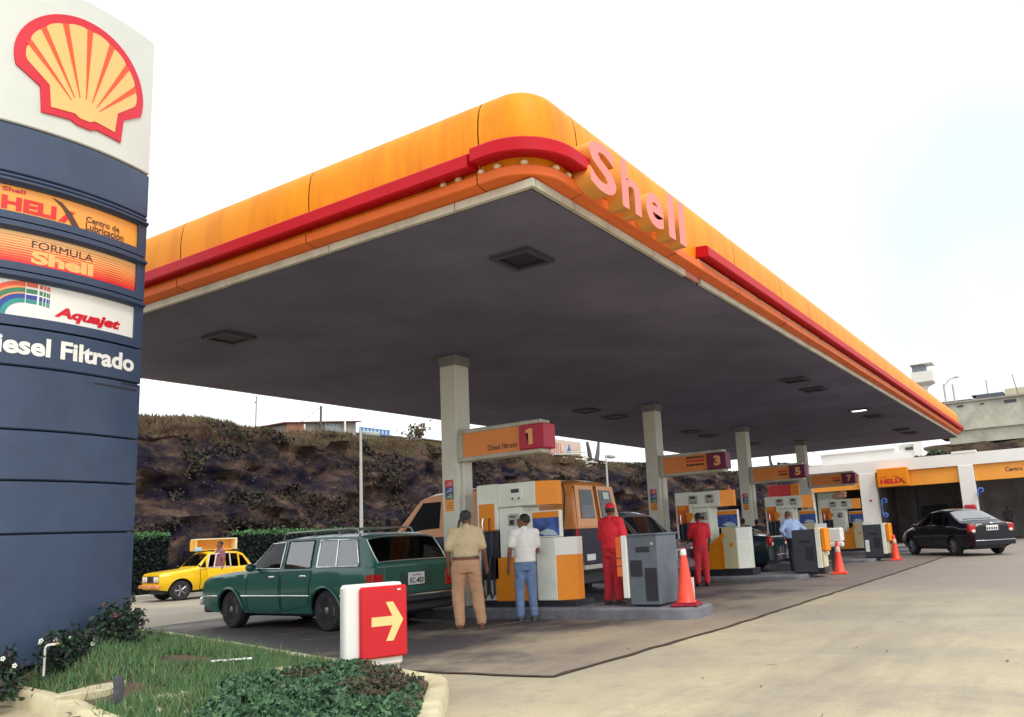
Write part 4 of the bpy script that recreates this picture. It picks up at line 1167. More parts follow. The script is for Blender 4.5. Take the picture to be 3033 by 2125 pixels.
# ------------------------------------------------------------------ vehicles (local axes: +x forward, +y left)
def lin(P, x):
    if x <= P[0][0]: return P[0][1]
    for (a, b), (c, d) in zip(P[:-1], P[1:]):
        if x <= c: return b+(d-b)*(x-a)/(c-a) if c > a else d
    return P[-1][1]
class Car:
    def __init__(s, top, belt, width, sill, arches, ra, roof_z, wr, wz, crown=.05, mid=.55, tuck=.9, tumble=1.0, gb=None):
        s.top, s.belt, s.width, s.sill, s.arches, s.ra, s.rz, s.wr, s.wz = top, belt, width, sill, arches, ra, roof_z, wr, wz
        s.nu = 4; s.crown = crown; s.mid = mid; s.tuck = tuck; s.gb = gb
    def zb(s, x):
        z = s.sill if not isinstance(s.sill, list) else lin(s.sill, x)
        for a in s.arches:
            if abs(x-a) < s.ra: z = max(z, s.wz+math.sqrt(max(0, s.ra**2-(x-a)**2)))
        return z
    def low(s, x, z):
        w = lin(s.width, x); b = lin(s.belt, x); s0 = min(s.sill) if not isinstance(s.sill, list) else s.sill[0][1]
        s0 = s.sill if not isinstance(s.sill, list) else lin(s.sill, x)
        t = max(0, min(1, (z-s0)/max(b-s0, .01)))
        return w*(s.tuck+(1-s.tuck)*math.sin(min(1, t/s.mid)*math.pi/2)) if t < s.mid else w*(1-.035*((t-s.mid)/(1-s.mid))**2)
    def upper(s, x):
        """belt point, shoulder point and top of the section at x"""
        w = lin(s.width, x); b = lin(s.belt, x); t = max(lin(s.top, x), b+.004)
        g = max(0, min(1, (t-b)/max(s.rz-b, .05)))
        yb = w*.965*(1-.03*g); yt = w*.9*(1-g)+s.wr*g
        return yb, b, yt, t, g
    def side(s, x, z):
        yb, b, yt, t, g = s.upper(x)
        if z <= b: return s.low(x, z)
        zs = max(t-s.crown*g-.004, b+.001)
        k = max(0, min(1, (z-b)/(zs-b)))
        return yb+(yt-yb)*k**1.15
    def ring(s, x):
        zb = s.zb(x); yb, b, yt, t, g = s.upper(x)
        zb = min(zb, b-.02)
        P = []
        for k in range(7):
            z = zb+(b-zb)*k/6; P.append((s.low(x, z), z))
        zs = max(t-s.crown*g-.004, b+.001)
        nu = s.nu
        for k in range(1, nu+1):
            z = b+(zs-b)*k/nu; P.append((yb+(yt-yb)*(k/nu)**1.15, z))
        for f in ((.93, .8, .5, .2) if nu == 4 else (.97, .94, .9, .8, .65, .5, .35, .2, .07)):
            P.append((yt*f, zs+(t-zs)*(1-f**4)))
        return [(x, y, z) for y, z in P]+[(x, -y, z) for y, z in P[::-1]]
    def body(s, holes=(), tops=()):
        if holes: s.nu = 12
        xs = set(np.round(np.linspace(s.top[0][0], s.top[-1][0], 200 if holes else 70), 3).tolist())
        for h in holes:
            for p in h: xs.add(round(p[0], 3))
        for h in tops: xs.update(h[:2])
        for p in s.top: xs.add(round(p[0], 3))
        for a in s.arches:
            for k in range(-8, 9): xs.add(round(a+s.ra*math.sin(k/8*math.pi/2), 3))
        xs = sorted(x for x in xs if s.top[0][0] <= x <= s.top[-1][0])
        xx = [xs[0]]
        for x in xs[1:]:
            if x-xx[-1] > .006: xx.append(x)
        m_ = MB(); m_.loft([s.ring(x) for x in xx], closed=False, caps=False)
        n = len(s.ring(xx[0]))
        if holes:
            keep = []
            HP = []
            for h in holes:
                cx = sum(p[0] for p in h)/len(h); cz = sum(p[1] for p in h)/len(h)
                HP.append([(cx+(p[0]-cx)*.985, cz+(p[1]-cz)*.97) for p in h])
            half = n//2
            for f in m_.f:
                c = [sum(m_.v[i][k] for i in f)/len(f) for k in range(3)]; j = f[0] % n; j = min(j, n-2-j)
                drop = False
                if 6 <= j < 6+s.nu:
                    drop = any(bool(inside(np.array([c[0]]), np.array([c[2]]), h)[0]) for h in HP)
                if j >= 5+s.nu:
                    for xa, xb, ff in tops:
                        if xa < c[0] < xb and abs(c[1]) < ff*s.upper(c[0])[2]: drop = True
                if not drop: keep.append(f)
            m_.f = keep; m_.mi = [0]*len(keep); m_.sm = [False]*len(keep)
        m_.f.append(tuple(range(n))); m_.f.append(tuple(range((len(xx)-1)*n, len(xx)*n))); m_.mi += [0, 0]; m_.sm += [0, 0]
        return m_
    def side_patch(s, q, sg, off, nu=8, nv=5):
        """patch on the flank over the corner points q (x, z), clockwise"""
        a, b, c, d = q
        def fn(u, v):
            x = (a[0]*(1-u)+b[0]*u)*(1-v)+(d[0]*(1-u)+c[0]*u)*v
            z = (a[1]*(1-u)+b[1]*u)*(1-v)+(d[1]*(1-u)+c[1]*u)*v
            return (x, sg*(s.side(x, z)+off), z)
        m_ = MB(); m_.grid(nu, nv, fn); return m_
    def side_line(s, q, sg, off, r, closed=True, n=6):
        P = []
        Q = list(q)+([q[0]] if closed else [])
        for a, b in zip(Q[:-1], Q[1:]):
            for k in range(6):
                x = a[0]+(b[0]-a[0])*k/6; z = a[1]+(b[1]-a[1])*k/6
                P.append((x, sg*(s.side(x, z)+off), z))
        x, z = Q[-1]; P.append((x, sg*(s.side(x, z)+off), z))
        m_ = MB(); m_.tube(P, r, n); return m_
    def top_patch(s, xa, xb, f, off, nu=10, nv=10, f2=None):
        def fn(u, v):
            x = xa+(xb-xa)*u; yb, b, yt, t, g = s.upper(x)
            ff = f+(f2-f)*u if f2 else f
            k = (2*v-1)*ff; zs = t-s.crown*g-.004
            z = zs+(t-zs)*(1-abs(k)**4)
            sl = (s.upper(x+.02)[3]-s.upper(x-.02)[3])/.04
            nl = math.hypot(1, sl)
            return (x-sl/nl*off, yt*k, z+off/nl)
        m_ = MB(); m_.grid(nu, nv, fn); return m_

def wheel(t, x, y, r, w, m=RIM, style='disc'):
    sg = 1 if y > 0 else -1
    f = MB(); f.lathe([(r*.62,-w/2),(r*.9,-w/2),(r*.985,-w*.36),(r,-w*.2),(r,w*.2),(r*.985,w*.36),(r*.9,w/2),(r*.62,w/2)], 28, (0,0,0), 'y')
    o = obj('wheel', f, RUB, t, smooth=40); o.location = (x, y, r)
    f = MB(); a = w*.5*sg
    f.lathe([(r*.64,a*1.0),(r*.6,a*.99),(r*.56,a*.7),(r*.4,a*.62),(r*.3,a*.9),(r*.16,a*.98),(r*.12,a*1.05),(.005,a*1.06)], 24, (0,0,0), 'y')
    rm = obj('rim', f, m, o, smooth=40)
    f = MB(); nn = 8 if style == 'disc' else 5
    for k in range(nn):
        b = 2*math.pi*k/nn
        if style == 'disc': f.lathe([(.02, a*.68),(.02, a*.72),(.001,a*.725)], 8, (r*.46*math.cos(b), 0, r*.46*math.sin(b)), 'y')
        else: f.tube([(r*.12*math.cos(b), a*.98, r*.12*math.sin(b)), (r*.58*math.cos(b), a*.86, r*.58*math.sin(b))], [r*.07, r*.1], 6)
    obj('rim_detail', f, DARK if style == 'disc' else m, o, smooth=50)
    return o
def lbox(name, boxes, m, par, bev=.01, smooth=None):
    f = MB()
    for b in boxes: f.box(*b, bev)
    return obj(name, f, m, par, smooth=smooth)
PLATE = mat('plate white', (0.75, 0.76, 0.72), .4); LRED = mat('tail lamp red', (0.42, 0.01, 0.012), .2, .15, 30); AMB = mat('lamp amber', (0.8, 0.25, 0.03), .25); HEADL = mat('headlamp', (0.7, 0.66, 0.6), .12, .2, 30)
BUMP = mat('bumper black', (0.03, 0.032, 0.04), .5)
SEAM = mat('door seam', (0.008, 0.01, 0.012), .6)
TRIMB = mat('chrome trim', (0.8, 0.84, 0.84), .25, .03, 3, metal=.85)

def chassis(t, xa, xb, w, z0, z1):
    lbox('underbody', [(xa, xb, -w, w, z0, z1)], BUMP, t, .03)

# green estate car
GRN = mat('estate green', (0.013, 0.1, 0.076), 0.3, .14, 1.4, coat=.3, dirt=(0.05, 0.11, 0.09), dirt_amt=.35, dscale=1.5)
WGLS = mat('tinted side glass', (0.075, 0.125, 0.11), .06, .5, 2.5, spec=.7)
wag = thing('estate_car', 'dark green estate car with roof rack waiting behind the arrow sign', 'car', (10.04, 11.54, 0), R(85.4))
W = Car(top=[(-2.40,.96),(-2.37,1.02),(-2.06,1.46),(-1.93,1.495),(-1.0,1.525),(-.2,1.525),(.3,1.485),(.98,1.02),(1.02,1.0),(1.6,.965),(2.2,.905),(2.38,.875),(2.41,.8)],
        belt=[(-2.4,.955),(-1.5,.965),(0,.955),(1.0,.93),(2.0,.875),(2.41,.8)], width=[(-2.4,.84),(-2.2,.88),(-1,.885),(1,.885),(2.1,.875),(2.33,.85),(2.4,.82)],
        sill=[(-2.4,.36),(-1.9,.27),(2,.27),(2.4,.34)], arches=(-1.27, 1.42), ra=.375, roof_z=1.525, wr=.69, wz=.31, tuck=.93, crown=.045)
WH = [[(.86,1.02),(-.02,1.0),(-.02,1.43),(.36,1.42)], [(-.13,1.0),(-.84,1.0),(-.8,1.435),(-.12,1.44)], [(-1.0,1.0),(-2.05,1.0),(-1.88,1.41),(-.97,1.43)]]
obj('body', W.body(WH, [(-2.34,-2.10,.92),(.38,.93,.93)]), GRN, wag, smooth=42)
chassis(wag, -2.2, 2.2, .6, .2, .6)
for x in (-1.27, 1.42):
    for y in (-.74, .74): wheel(wag, x, y, .33, .2)
    lbox('wheel_well', [(x-.36, x+.36, -.66, -.6, .2, .68), (x-.36, x+.36, .6, .66, .2, .68)], DARK, wag, 0)
for sg in (1, -1):
    for q, m in (([(.86,1.02),(-.02,1.0),(-.02,1.43),(.36,1.42)], PANED), ([(-.13,1.0),(-.84,1.0),(-.8,1.435),(-.12,1.44)], PANET), ([(-1.0,1.0),(-2.05,1.0),(-1.88,1.41),(-.97,1.43)], PANET)):
        g = obj('side_window', W.side_patch(q, sg, .006), m, wag, smooth=40)
        obj('window_trim', W.side_line(q, sg, .01, .013 if q[0][0] < -.9 else .009), TRIMB if q[0][0] < -.9 or q[0][0] > .5 else SEAM, g, smooth=60)
        if q[0][0] < -.9: obj('window_bar', W.side_line([(-1.5,1.0),(-1.43,1.42)], sg, .012, .012, False), TRIMB, g, smooth=60)
    for q in ([(.9,.3),(-.06,.3),(-.06,.95),(.9,.93)], [(-.1,.3),(-.84,.42),(-.92,.95),(-.1,.95)]):
        d = obj('door', W.side_patch([(q[0][0]-.02,q[0][1]+.03),(q[1][0]+.02,q[1][1]+.03),(q[2][0]+.02,q[2][1]-.01),(q[3][0]-.02,q[3][1]-.01)], sg, .004, 10, 8), GRN, wag, smooth=40)
        obj('door_seam', W.side_line([q[0],q[1],q[2],q[3]], sg, .0, .007), SEAM, d)
        hx = q[2][0]+.12; f = MB(); yy = W.side(hx, .86)
        f.box(hx, hx+.17, sg*(yy-.005), sg*(yy+.03), .85, .885, .01); obj('handle', f, CHROME, d)
    obj('body_moulding', W.side_line([(2.36,.56),(1.8,.56)], sg, .008, .016, False), TRIMB, wag, smooth=60)
    obj('body_moulding', W.side_line([(1.04,.56),(-.88,.555)], sg, .008, .016, False), TRIMB, wag, smooth=60)
    obj('body_moulding', W.side_line([(-1.66,.555),(-2.36,.55)], sg, .008, .016, False), TRIMB, wag, smooth=60)
    for a in W.arches:
        P_ = [(a+.385*math.cos(R(k)), sg*(W.low(a+.385*math.cos(R(k)), .31+.385*math.sin(R(k)))+.012), .31+.385*math.sin(R(k))) for k in range(2, 180, 8)]
        f = MB(); f.tube(P_, .026, 6); obj('arch_flare', f, GRN, wag, smooth=60)
    f = MB(); f.ell((.62, sg*.98, 1.04), (.05,.1,.07), 10, 6); f.box(.58, .66, sg*.84, sg*.95, .99, 1.02); obj('mirror', f, GRN, wag, smooth=50)
    lbox('tail_lamp', [(-2.415, -2.24, sg*.66, sg*.868, .6, .86)], LRED, wag, .015)
    lbox('headlamp', [(2.3, 2.415, sg*.42, sg*.74, .62, .78)], HEADL, wag, .015)
obj('windscreen', W.top_patch(.36, .95, .95, .006), PANE, wag, smooth=40)
rg = obj('rear_window', W.top_patch(-2.35, -2.09, .93, .006, f2=.96), PANED, wag, smooth=40)
f = MB()
q_ = W.top_patch(-2.355, -2.08, .95, .01, 8, 8, f2=.99); g_ = [Vector(v) for v in q_.v]
ed = [g_[i*9] for i in range(9)]+[g_[8*9+i] for i in range(1, 9)]+[g_[i*9+8] for i in range(7, -1, -1)]+[g_[i] for i in range(7, -1, -1)]
f.tube(ed, .012, 6); obj('window_trim', f, TRIMB, rg, smooth=60)
tg = lbox('tailgate', [(-2.412, -2.38, -.64, .64, .52, .955)], GRN, wag, .02)
lbox('plate_recess', [(-2.418, -2.4, -.36, .36, .64, .86)], mat('recess green', (0.02,0.06,0.05), .4), tg, .008)
pl_ = lbox('number_plate', [(-2.432, -2.418, -.17, .17, .66, .85)], PLATE, wag, .004)
fnp = plane_fn((-2.433, .17, .66), (0,-1,0), (0,0,1))
text('lettering', 'EC-403', BLK, pl_, fnp, .03, .025, .28, .085, bold=.02, world=False)
text('lettering', 'ECUADOR', BLK, pl_, fnp, .08, .135, .17, .03, bold=.01, world=False)
bp = lbox('rear_bumper', [(-2.56, -2.42, -.86, .86, .4, .54)], BUMP, wag, .03)
lbox('bumper_strip', [(-2.572, -2.55, -.82, .82, .5, .525)], CHROME, bp, .006)
lbox('front_bumper', [(2.38, 2.5, -.84, .84, .4, .54)], CHROME, wag, .03)
lbox('bumper_valance', [(-2.44, -2.2, -.8, .8, .25, .41)], BUMP, wag, .03); lbox('bumper_valance', [(2.2, 2.4, -.8, .8, .26, .4)], BUMP, wag, .03)
f = MB(); f.tube([(-2.45,.55,.25),(-2.56,.55,.24)], .03, 8); obj('exhaust', f, CHROME, wag, smooth=50)
rk = MB()
for y in (-.56, .56):
    rk.tube([(-1.75,y,1.485),(-1.7,y,1.57),(-1.55,y,1.59),(.1,y,1.59),(.22,y,1.57),(.28,y,1.48)], .016, 6)
for x in (-1.55, -.95, -.35, .1): rk.tube([(x,-.56,1.59),(x,.56,1.59)], .011, 6)
obj('roof_rack', rk, mat('rack alloy', (0.35,0.36,0.33), .4, .1, 8, metal=.6), wag, smooth=50)

def interior(t, xs, w, z0, rear, x_dash, m, hz=.5):
    for x, ys in ((xs, (-.36, .36)), (rear, (0,))):
        for y in ys:
            wd = .24 if len(ys) == 2 else w-.12
            f = MB(); f.box(x-.22, x+.28, y-wd, y+wd, z0, z0+.16, .05); f.loft([[(x-.2+sx-a*.22, y+sy*wd*(1-.12*a), z0+.12+a*.55) for sx, sy in ((-.07,-1),(.06,-1),(.06,1),(-.07,1))] for a in (0, .5, .9, 1)])
            if len(ys) == 2: f.box(x-.5, x-.41, y-.12, y+.12, z0+.68, z0+.84, .03)
            obj('seat', f, m, t, smooth=40)
    f = MB(); f.box(x_dash, x_dash+.3, -w, w, z0+.18, z0+hz, .06); d = obj('dashboard', f, BUMP, t)
    f = MB(); c = Vector((x_dash-.12, .36, z0+hz)); P_ = [c+Vector((.08*math.sin(a), .18*math.cos(a), .16*math.sin(a))) for a in [2*math.pi*i/16 for i in range(17)]]; f.tube(P_, .014, 6); f.tube([c, c+Vector((.2,0,-.12))], .02, 6); obj('steering_wheel', f, BUMP, d, smooth=60)
    f = MB(); f.box(rear-.3, x_dash+.25, -w, w, z0-.06, z0, 0); obj('cabin_floor', f, BUMP, t)
SEATM = mat('seat cloth', (.14,.12,.1), .9, .15, 8)
interior(wag, .05, .76, .5, -.95, .72, SEATM, .44)
f = MB(); f.box(.5,.53,-.08,.08,1.32,1.38,.01); obj('rear_view_mirror', f, BUMP, wag)
# yellow saloon with a sign box on its roof
LYE = mat('taxi yellow', (0.88, 0.56, 0.01), .3, .06, 1.5, coat=.4, dirt=(0.6,0.28,0.02), dirt_amt=.3)
LAZ = R(168); lh = Vector((math.cos(LAZ), math.sin(LAZ))); 
lad = thing('saloon_car', 'yellow saloon car with a big sign box on its roof', 'car', (15.15-lh.x*.98+lh.y*.62, 23.7-lh.y*.98-lh.x*.62, 0), LAZ)
Ld = Car(top=[(-1.62,.86),(-1.3,.9),(-1.26,.92),(-.95,1.36),(-.85,1.4),(-.3,1.44),(.1,1.42),(.5,.98),(.55,.95),(1.45,.87),(1.56,.84),(1.6,.78)],
         belt=[(-1.62,.85),(0,.9),(.5,.89),(1.6,.77)], width=[(-1.62,.7),(-1.4,.77),(1.3,.78),(1.6,.72)], sill=[(-1.62,.36),(-1,.28),(1.2,.28),(1.6,.36)], arches=(-.98,.98), ra=.36, roof_z=1.44, wr=.62, wz=.3)
LH = [[(.42,.95),(.24,.94),(.24,1.2),(.28,1.13)], [(.2,.93),(-.32,.93),(-.3,1.35),(.1,1.33)], [(-.38,.93),(-.78,.93),(-.76,1.33),(-.37,1.35)], [(-.83,.93),(-1.12,.94),(-.93,1.25),(-.82,1.3)]]
obj('body', Ld.body(LH, [(.16,.47,.91),(-1.22,-1.0,.88)]), LYE, lad, smooth=40)
interior(lad, -.15, .64, .48, -.75, .3, SEATM, .42)
chassis(lad, -1.45, 1.45, .52, .2, .6)
for x in (-.98, .98):
    for y in (-.66, .66): wheel(lad, x, y, .3, .17, style='spoke')
for sg in (1, -1):
    for q in ([(.42,.95),(.24,.94),(.24,1.2),(.28,1.13)], [(.2,.93),(-.32,.93),(-.3,1.35),(.1,1.33)], [(-.38,.93),(-.78,.93),(-.76,1.33),(-.37,1.35)], [(-.83,.93),(-1.12,.94),(-.93,1.25),(-.82,1.3)]):
        g = obj('side_window', Ld.side_patch(q, sg, .006), PANED, lad, smooth=40)
        if q[0][0] == .2: obj('window_trim', Ld.side_line(q, sg, .01, .017), mat('trim pinkish', (0.7,0.6,0.55), .4), g, smooth=60)
    if sg > 0:
        od = obj('door', Ld.side_patch([(.4,.32),(-.33,.32),(-.33,.92),(.4,.91)], sg, .5), LYE, lad, smooth=40)
        obj('door_frame', Ld.side_line([(.2,.93),(-.32,.93),(-.3,1.36),(.1,1.34)], sg, .5, .02), mat('trim pinkish', (0.7,0.6,0.55), .4), od, smooth=60)
    d = obj('door', Ld.side_patch([(.4,.32),(-.33,.32),(-.33,.88),(.4,.87)], sg, .004), LYE, lad, smooth=40)
    obj('door_seam', Ld.side_line([(.42,.3),(-.35,.3),(-.35,.9),(.42,.89)], sg, 0, .008), SEAM, d)
    f = MB(); yy = Ld.side(-.2,.78); f.box(-.28,-.14,sg*(yy-.01),sg*(yy+.025),.77,.8,.008); obj('handle', f, CHROME, d)
    for y in (.36, .56):
        f = MB(); f.lathe([(.085,0),(.095,.02),(.08,.04),(.02,.05)], 14, (1.585, sg*y, .66), 'x'); obj('headlamp', f, HEADL, lad, smooth=50)
    f = MB(); f.ell((.5, sg*.86, 1.0), (.03,.06,.04), 8, 6); obj('mirror', f, BUMP, lad, smooth=50)
obj('windscreen', Ld.top_patch(.14, .49, .93, .006), PANE, lad, smooth=40)
obj('rear_window', Ld.top_patch(-1.24, -.98, .9, .006), PANE, lad, smooth=40)
lbox('grille', [(1.57, 1.61, -.26, .26, .57, .75)], BUMP, lad, .006)
lbox('grille_surround', [(1.56, 1.6, -.68, .68, .54, .77)], mat('grille salmon', (0.5,0.25,0.16), .4), lad, .006)
lbox('front_bumper', [(1.58, 1.7, -.74, .74, .4, .5)], mat('bumper salmon', (0.75,0.28,0.12), .35), lad, .02)
lbox('number_plate', [(1.7, 1.71, -.22, .22, .4, .5)], mat('plate amber', (0.75,0.35,0.14), .4), lad, .004)
lbox('roof_rail', [(-.9,-.86,-.5,.5,1.4,1.47), (-.1,-.06,-.5,.5,1.41,1.47)], BUMP, lad, .004)
rs = thing('roof_sign', 'orange hollow sign box with pale rim carried on the yellow car', 'sign', (lad.location.x, lad.location.y, 1.46), LAZ+R(4))
lbox('back_board', [(-1.0, .32, -.25, -.2, 0, .34)], mat('sign box amber', (0.88,0.47,0.1), .45), rs, .006)
lbox('rim', [(-1.02, .34, -.26, .12, .34, .375), (-1.02, -.96, -.26, .12, .0, .34)], mat('sign box cream', (0.85,0.72,0.5), .5), rs, .004)
lbox('end_board', [(.3, .36, -.26, .12, 0, .33), (-1.0, .32, -.25, .1, -.005, .03)], mat('sign box amber', (0.85,0.4,0.08)), rs, .004)
lbox('taxi_lamp', [(.22, .42, .12, .3, -.02, .1)], mat('taxi lamp blue', (0.4,0.6,0.7), .3), rs, .02)

# orange van
VOR = mat('van orange', (0.72, 0.27, 0.055), .35, .08, 1.2, coat=.3, dirt=(0.45,0.16,0.05), dirt_amt=.4)
VDK = mat('van dark blue', (0.012, 0.012, 0.04), .3, .1, 2)
van = thing('van', 'orange van with dark lower body parked behind the first dispenser', 'van', (14.0, 10.75, 0), R(90.8))
V = Car(top=[(-2.62,1.44),(-2.6,1.6),(-2.52,2.2),(-2.42,2.33),(-2.2,2.38),(0,2.4),(1.0,2.36),(1.3,2.28),(2.0,1.52),(2.06,1.48),(2.55,1.36),(2.72,1.2)],
        belt=[(-2.62,1.42),(2.0,1.42),(2.72,1.18)], width=[(-2.62,.93),(-2.5,.98),(2.2,.98),(2.72,.86)], sill=[(-2.62,.62),(2.72,.62)], arches=(-1.5,1.7), ra=.42, roof_z=2.4, wr=.8, wz=.42, crown=.09)
obj('body', V.body(), VOR, van, smooth=42)
chassis(van, -2.5, 2.5, .7, .35, .8)
for x in (-1.5, 1.7):
    for y in (-.8, .8): wheel(van, x, y, .4, .24)
for sg in (1, -1):
    obj('lower_side', V.side_patch([(2.6,.66),(-2.6,.66),(-2.6,1.40),(2.6,1.2)], sg, .005, 60, 3) if False else V.side_patch([(1.2,.66),(-1.0,.66),(-1.0,1.41),(1.2,1.41)], sg, .006, 20, 3), VDK, van, smooth=40)
    obj('lower_side', V.side_patch([(-2.0,.66),(-2.6,.66),(-2.6,1.41),(-2.0,1.41)], sg, .006, 8, 3), VDK, van, smooth=40)
    obj('side_window', V.side_patch([(1.72,1.52),(.72,1.52),(.72,2.14),(1.22,2.14)], sg, .006), mat('open window', (.006,.008,.01), .6, spec=.1), van, smooth=40)
    d = obj('door', V.side_patch([(1.9,1.45),(.6,1.45),(.6,2.24),(1.2,2.24)], sg, .003), VOR, van, smooth=40)
    obj('door_seam', V.side_line([(.6,.66),(.6,2.26)], sg, .002, .012, False), SEAM, d)
    obj('side_seam', V.side_line([(-2.35,1.42),(-2.35,2.1),(-2.28,2.3)], sg, .002, .012, False), SEAM, van)
    if sg < 0:
        for q in ([(.4,1.52),(-.7,1.52),(-.7,2.12),(.4,2.14)],): obj('side_window', V.side_patch(q, sg, .006), GLS, van, smooth=40)
    f = MB(); f.tube([(1.95,sg*.9,1.5),(2.0,sg*1.15,1.62)], .012, 6); f.box(1.94,1.99,sg*1.05,sg*1.22,1.55,1.85,.02); obj('mirror', f, BUMP, van, smooth=50)
obj('windscreen', V.top_patch(1.36, 1.94, .94, .006), GLS, van, smooth=40)
lbox('lower_rear', [(-2.635, -2.61, -.9, .9, .64, 1.41)], VDK, van, .01)
rd = []
for sg in (1, -1):
    # rear door follows the leaning tail
    def rp(y, z, off): 
        x = -2.62+(max(z-1.42, 0)/(2.2-1.42))*.1
        return (x-off, y, z)
    f = MB(); f.loft([[rp(sg*.03, z, o_), rp(sg*(.86-.1*max(0,(z-1.44)/.8)), z, o_)] for o_, z in ((.012,1.44),(.012,1.7),(.012,2.0),(.012,2.24))], closed=False, caps=False)
    dd = obj('rear_door', f, VOR, van)
    f = MB(); f.loft([[rp(sg*.14, z, .02), rp(sg*(.7-.1*(z-1.5)/.75), z, .02)] for z in (1.6, 1.8, 2.0, 2.16)], closed=False, caps=False); wn = obj('rear_window', f, GLS, dd)
    f = MB(); f.loft([[rp(sg*.15, z, .024), rp(sg*(.69-.1*(z-1.5)/.75), z, .024)] for z in (1.61, 1.86)], closed=False, caps=False)
    obj('window_panel', f, mat('window film grey', (0.1,0.115,0.14), .3), wn)
    f = MB(); f.tube([rp(sg*.04, 1.44, .02), rp(sg*.04, 2.24, .02)], .008, 5); obj('door_seam', f, SEAM, dd)
    lbox('tail_lamp', [(-2.64, -2.6, sg*.84, sg*.94, 1.2, 1.4)], LRED, van, .01)
f = MB(); f.loft([[rp(-.52+.0, z, .03), rp(-.28, z, .03)] for z in (1.98, 2.12)], closed=False, caps=False); obj('window_sticker', f, mat('sticker pale', (0.55,0.7,0.6), .5), van)
rb = lbox('rear_bumper', [(-2.78, -2.64, -.92, .92, .62, .76)], CHROME, van, .03)
lbox('number_plate', [(-2.66, -2.636, .3, .62, .8, .92)], PLATE, van, .004)

# silver utility wagon in the second lane, seen over the grey unit
SIL = mat('silver paint', (0.3, 0.31, 0.35), .25, .05, 2, metal=.6, coat=.5)
suv = thing('utility_wagon', 'silver utility wagon with dark windows behind the large grey unit', 'car', (17.2, 9.75, 0), R(-93))
U = Car(top=[(-2.05,1.1),(-2.0,1.3),(-1.85,1.66),(-1.7,1.74),(-.8,1.8),(.55,1.77),(.8,1.7),(1.4,1.12),(1.46,1.08),(1.95,.98),(2.05,.86)], belt=[(-2.05,1.08),(1.45,1.05),(2.05,.84)],
        width=[(-2.05,.78),(-1.8,.84),(1.7,.84),(2.05,.76)], sill=[(-2.05,.4),(2.05,.4)], arches=(-1.3,1.3), ra=.4, roof_z=1.8, wr=.68, wz=.36)
obj('body', U.body(), SIL, suv, smooth=42); chassis(suv, -1.9, 1.9, .55, .25, .7)
for x in (-1.3, 1.3):
    for y in (-.72, .72): wheel(suv, x, y, .35, .2)
for sg in (1, -1):
    for q in ([(1.25,1.12),(.3,1.12),(.28,1.68),(.75,1.66)], [(.2,1.12),(-.95,1.12),(-.95,1.7),(.18,1.7)], [(-1.05,1.12),(-1.85,1.14),(-1.7,1.62),(-1.05,1.68)]):
        obj('side_window', U.side_patch(q, sg, .006), GLS, suv, smooth=40)
    lbox('headlamp', [(1.95, 2.07, sg*.45, sg*.74, .72, .86)], HEADL, suv, .02)
obj('windscreen', U.top_patch(.86, 1.37, .93, .006), GLS, suv, smooth=40); obj('rear_window', U.top_patch(-1.98, -1.88, .9, .006), GLS, suv, smooth=40)
lbox('front_bumper', [(2.0, 2.14, -.8, .8, .42, .62)], SIL, suv, .04); lbox('grille', [(2.0, 2.06, -.4, .4, .66, .84)], BUMP, suv, .01)
f = MB(); f.tube([(-1.6,-.6,1.8),(-.3,-.6,1.83),(.5,-.6,1.77)], .02, 6); f.tube([(-1.6,.6,1.8),(-.3,.6,1.83),(.5,.6,1.77)], .02, 6); obj('roof_rail', f, SIL, suv, smooth=50)

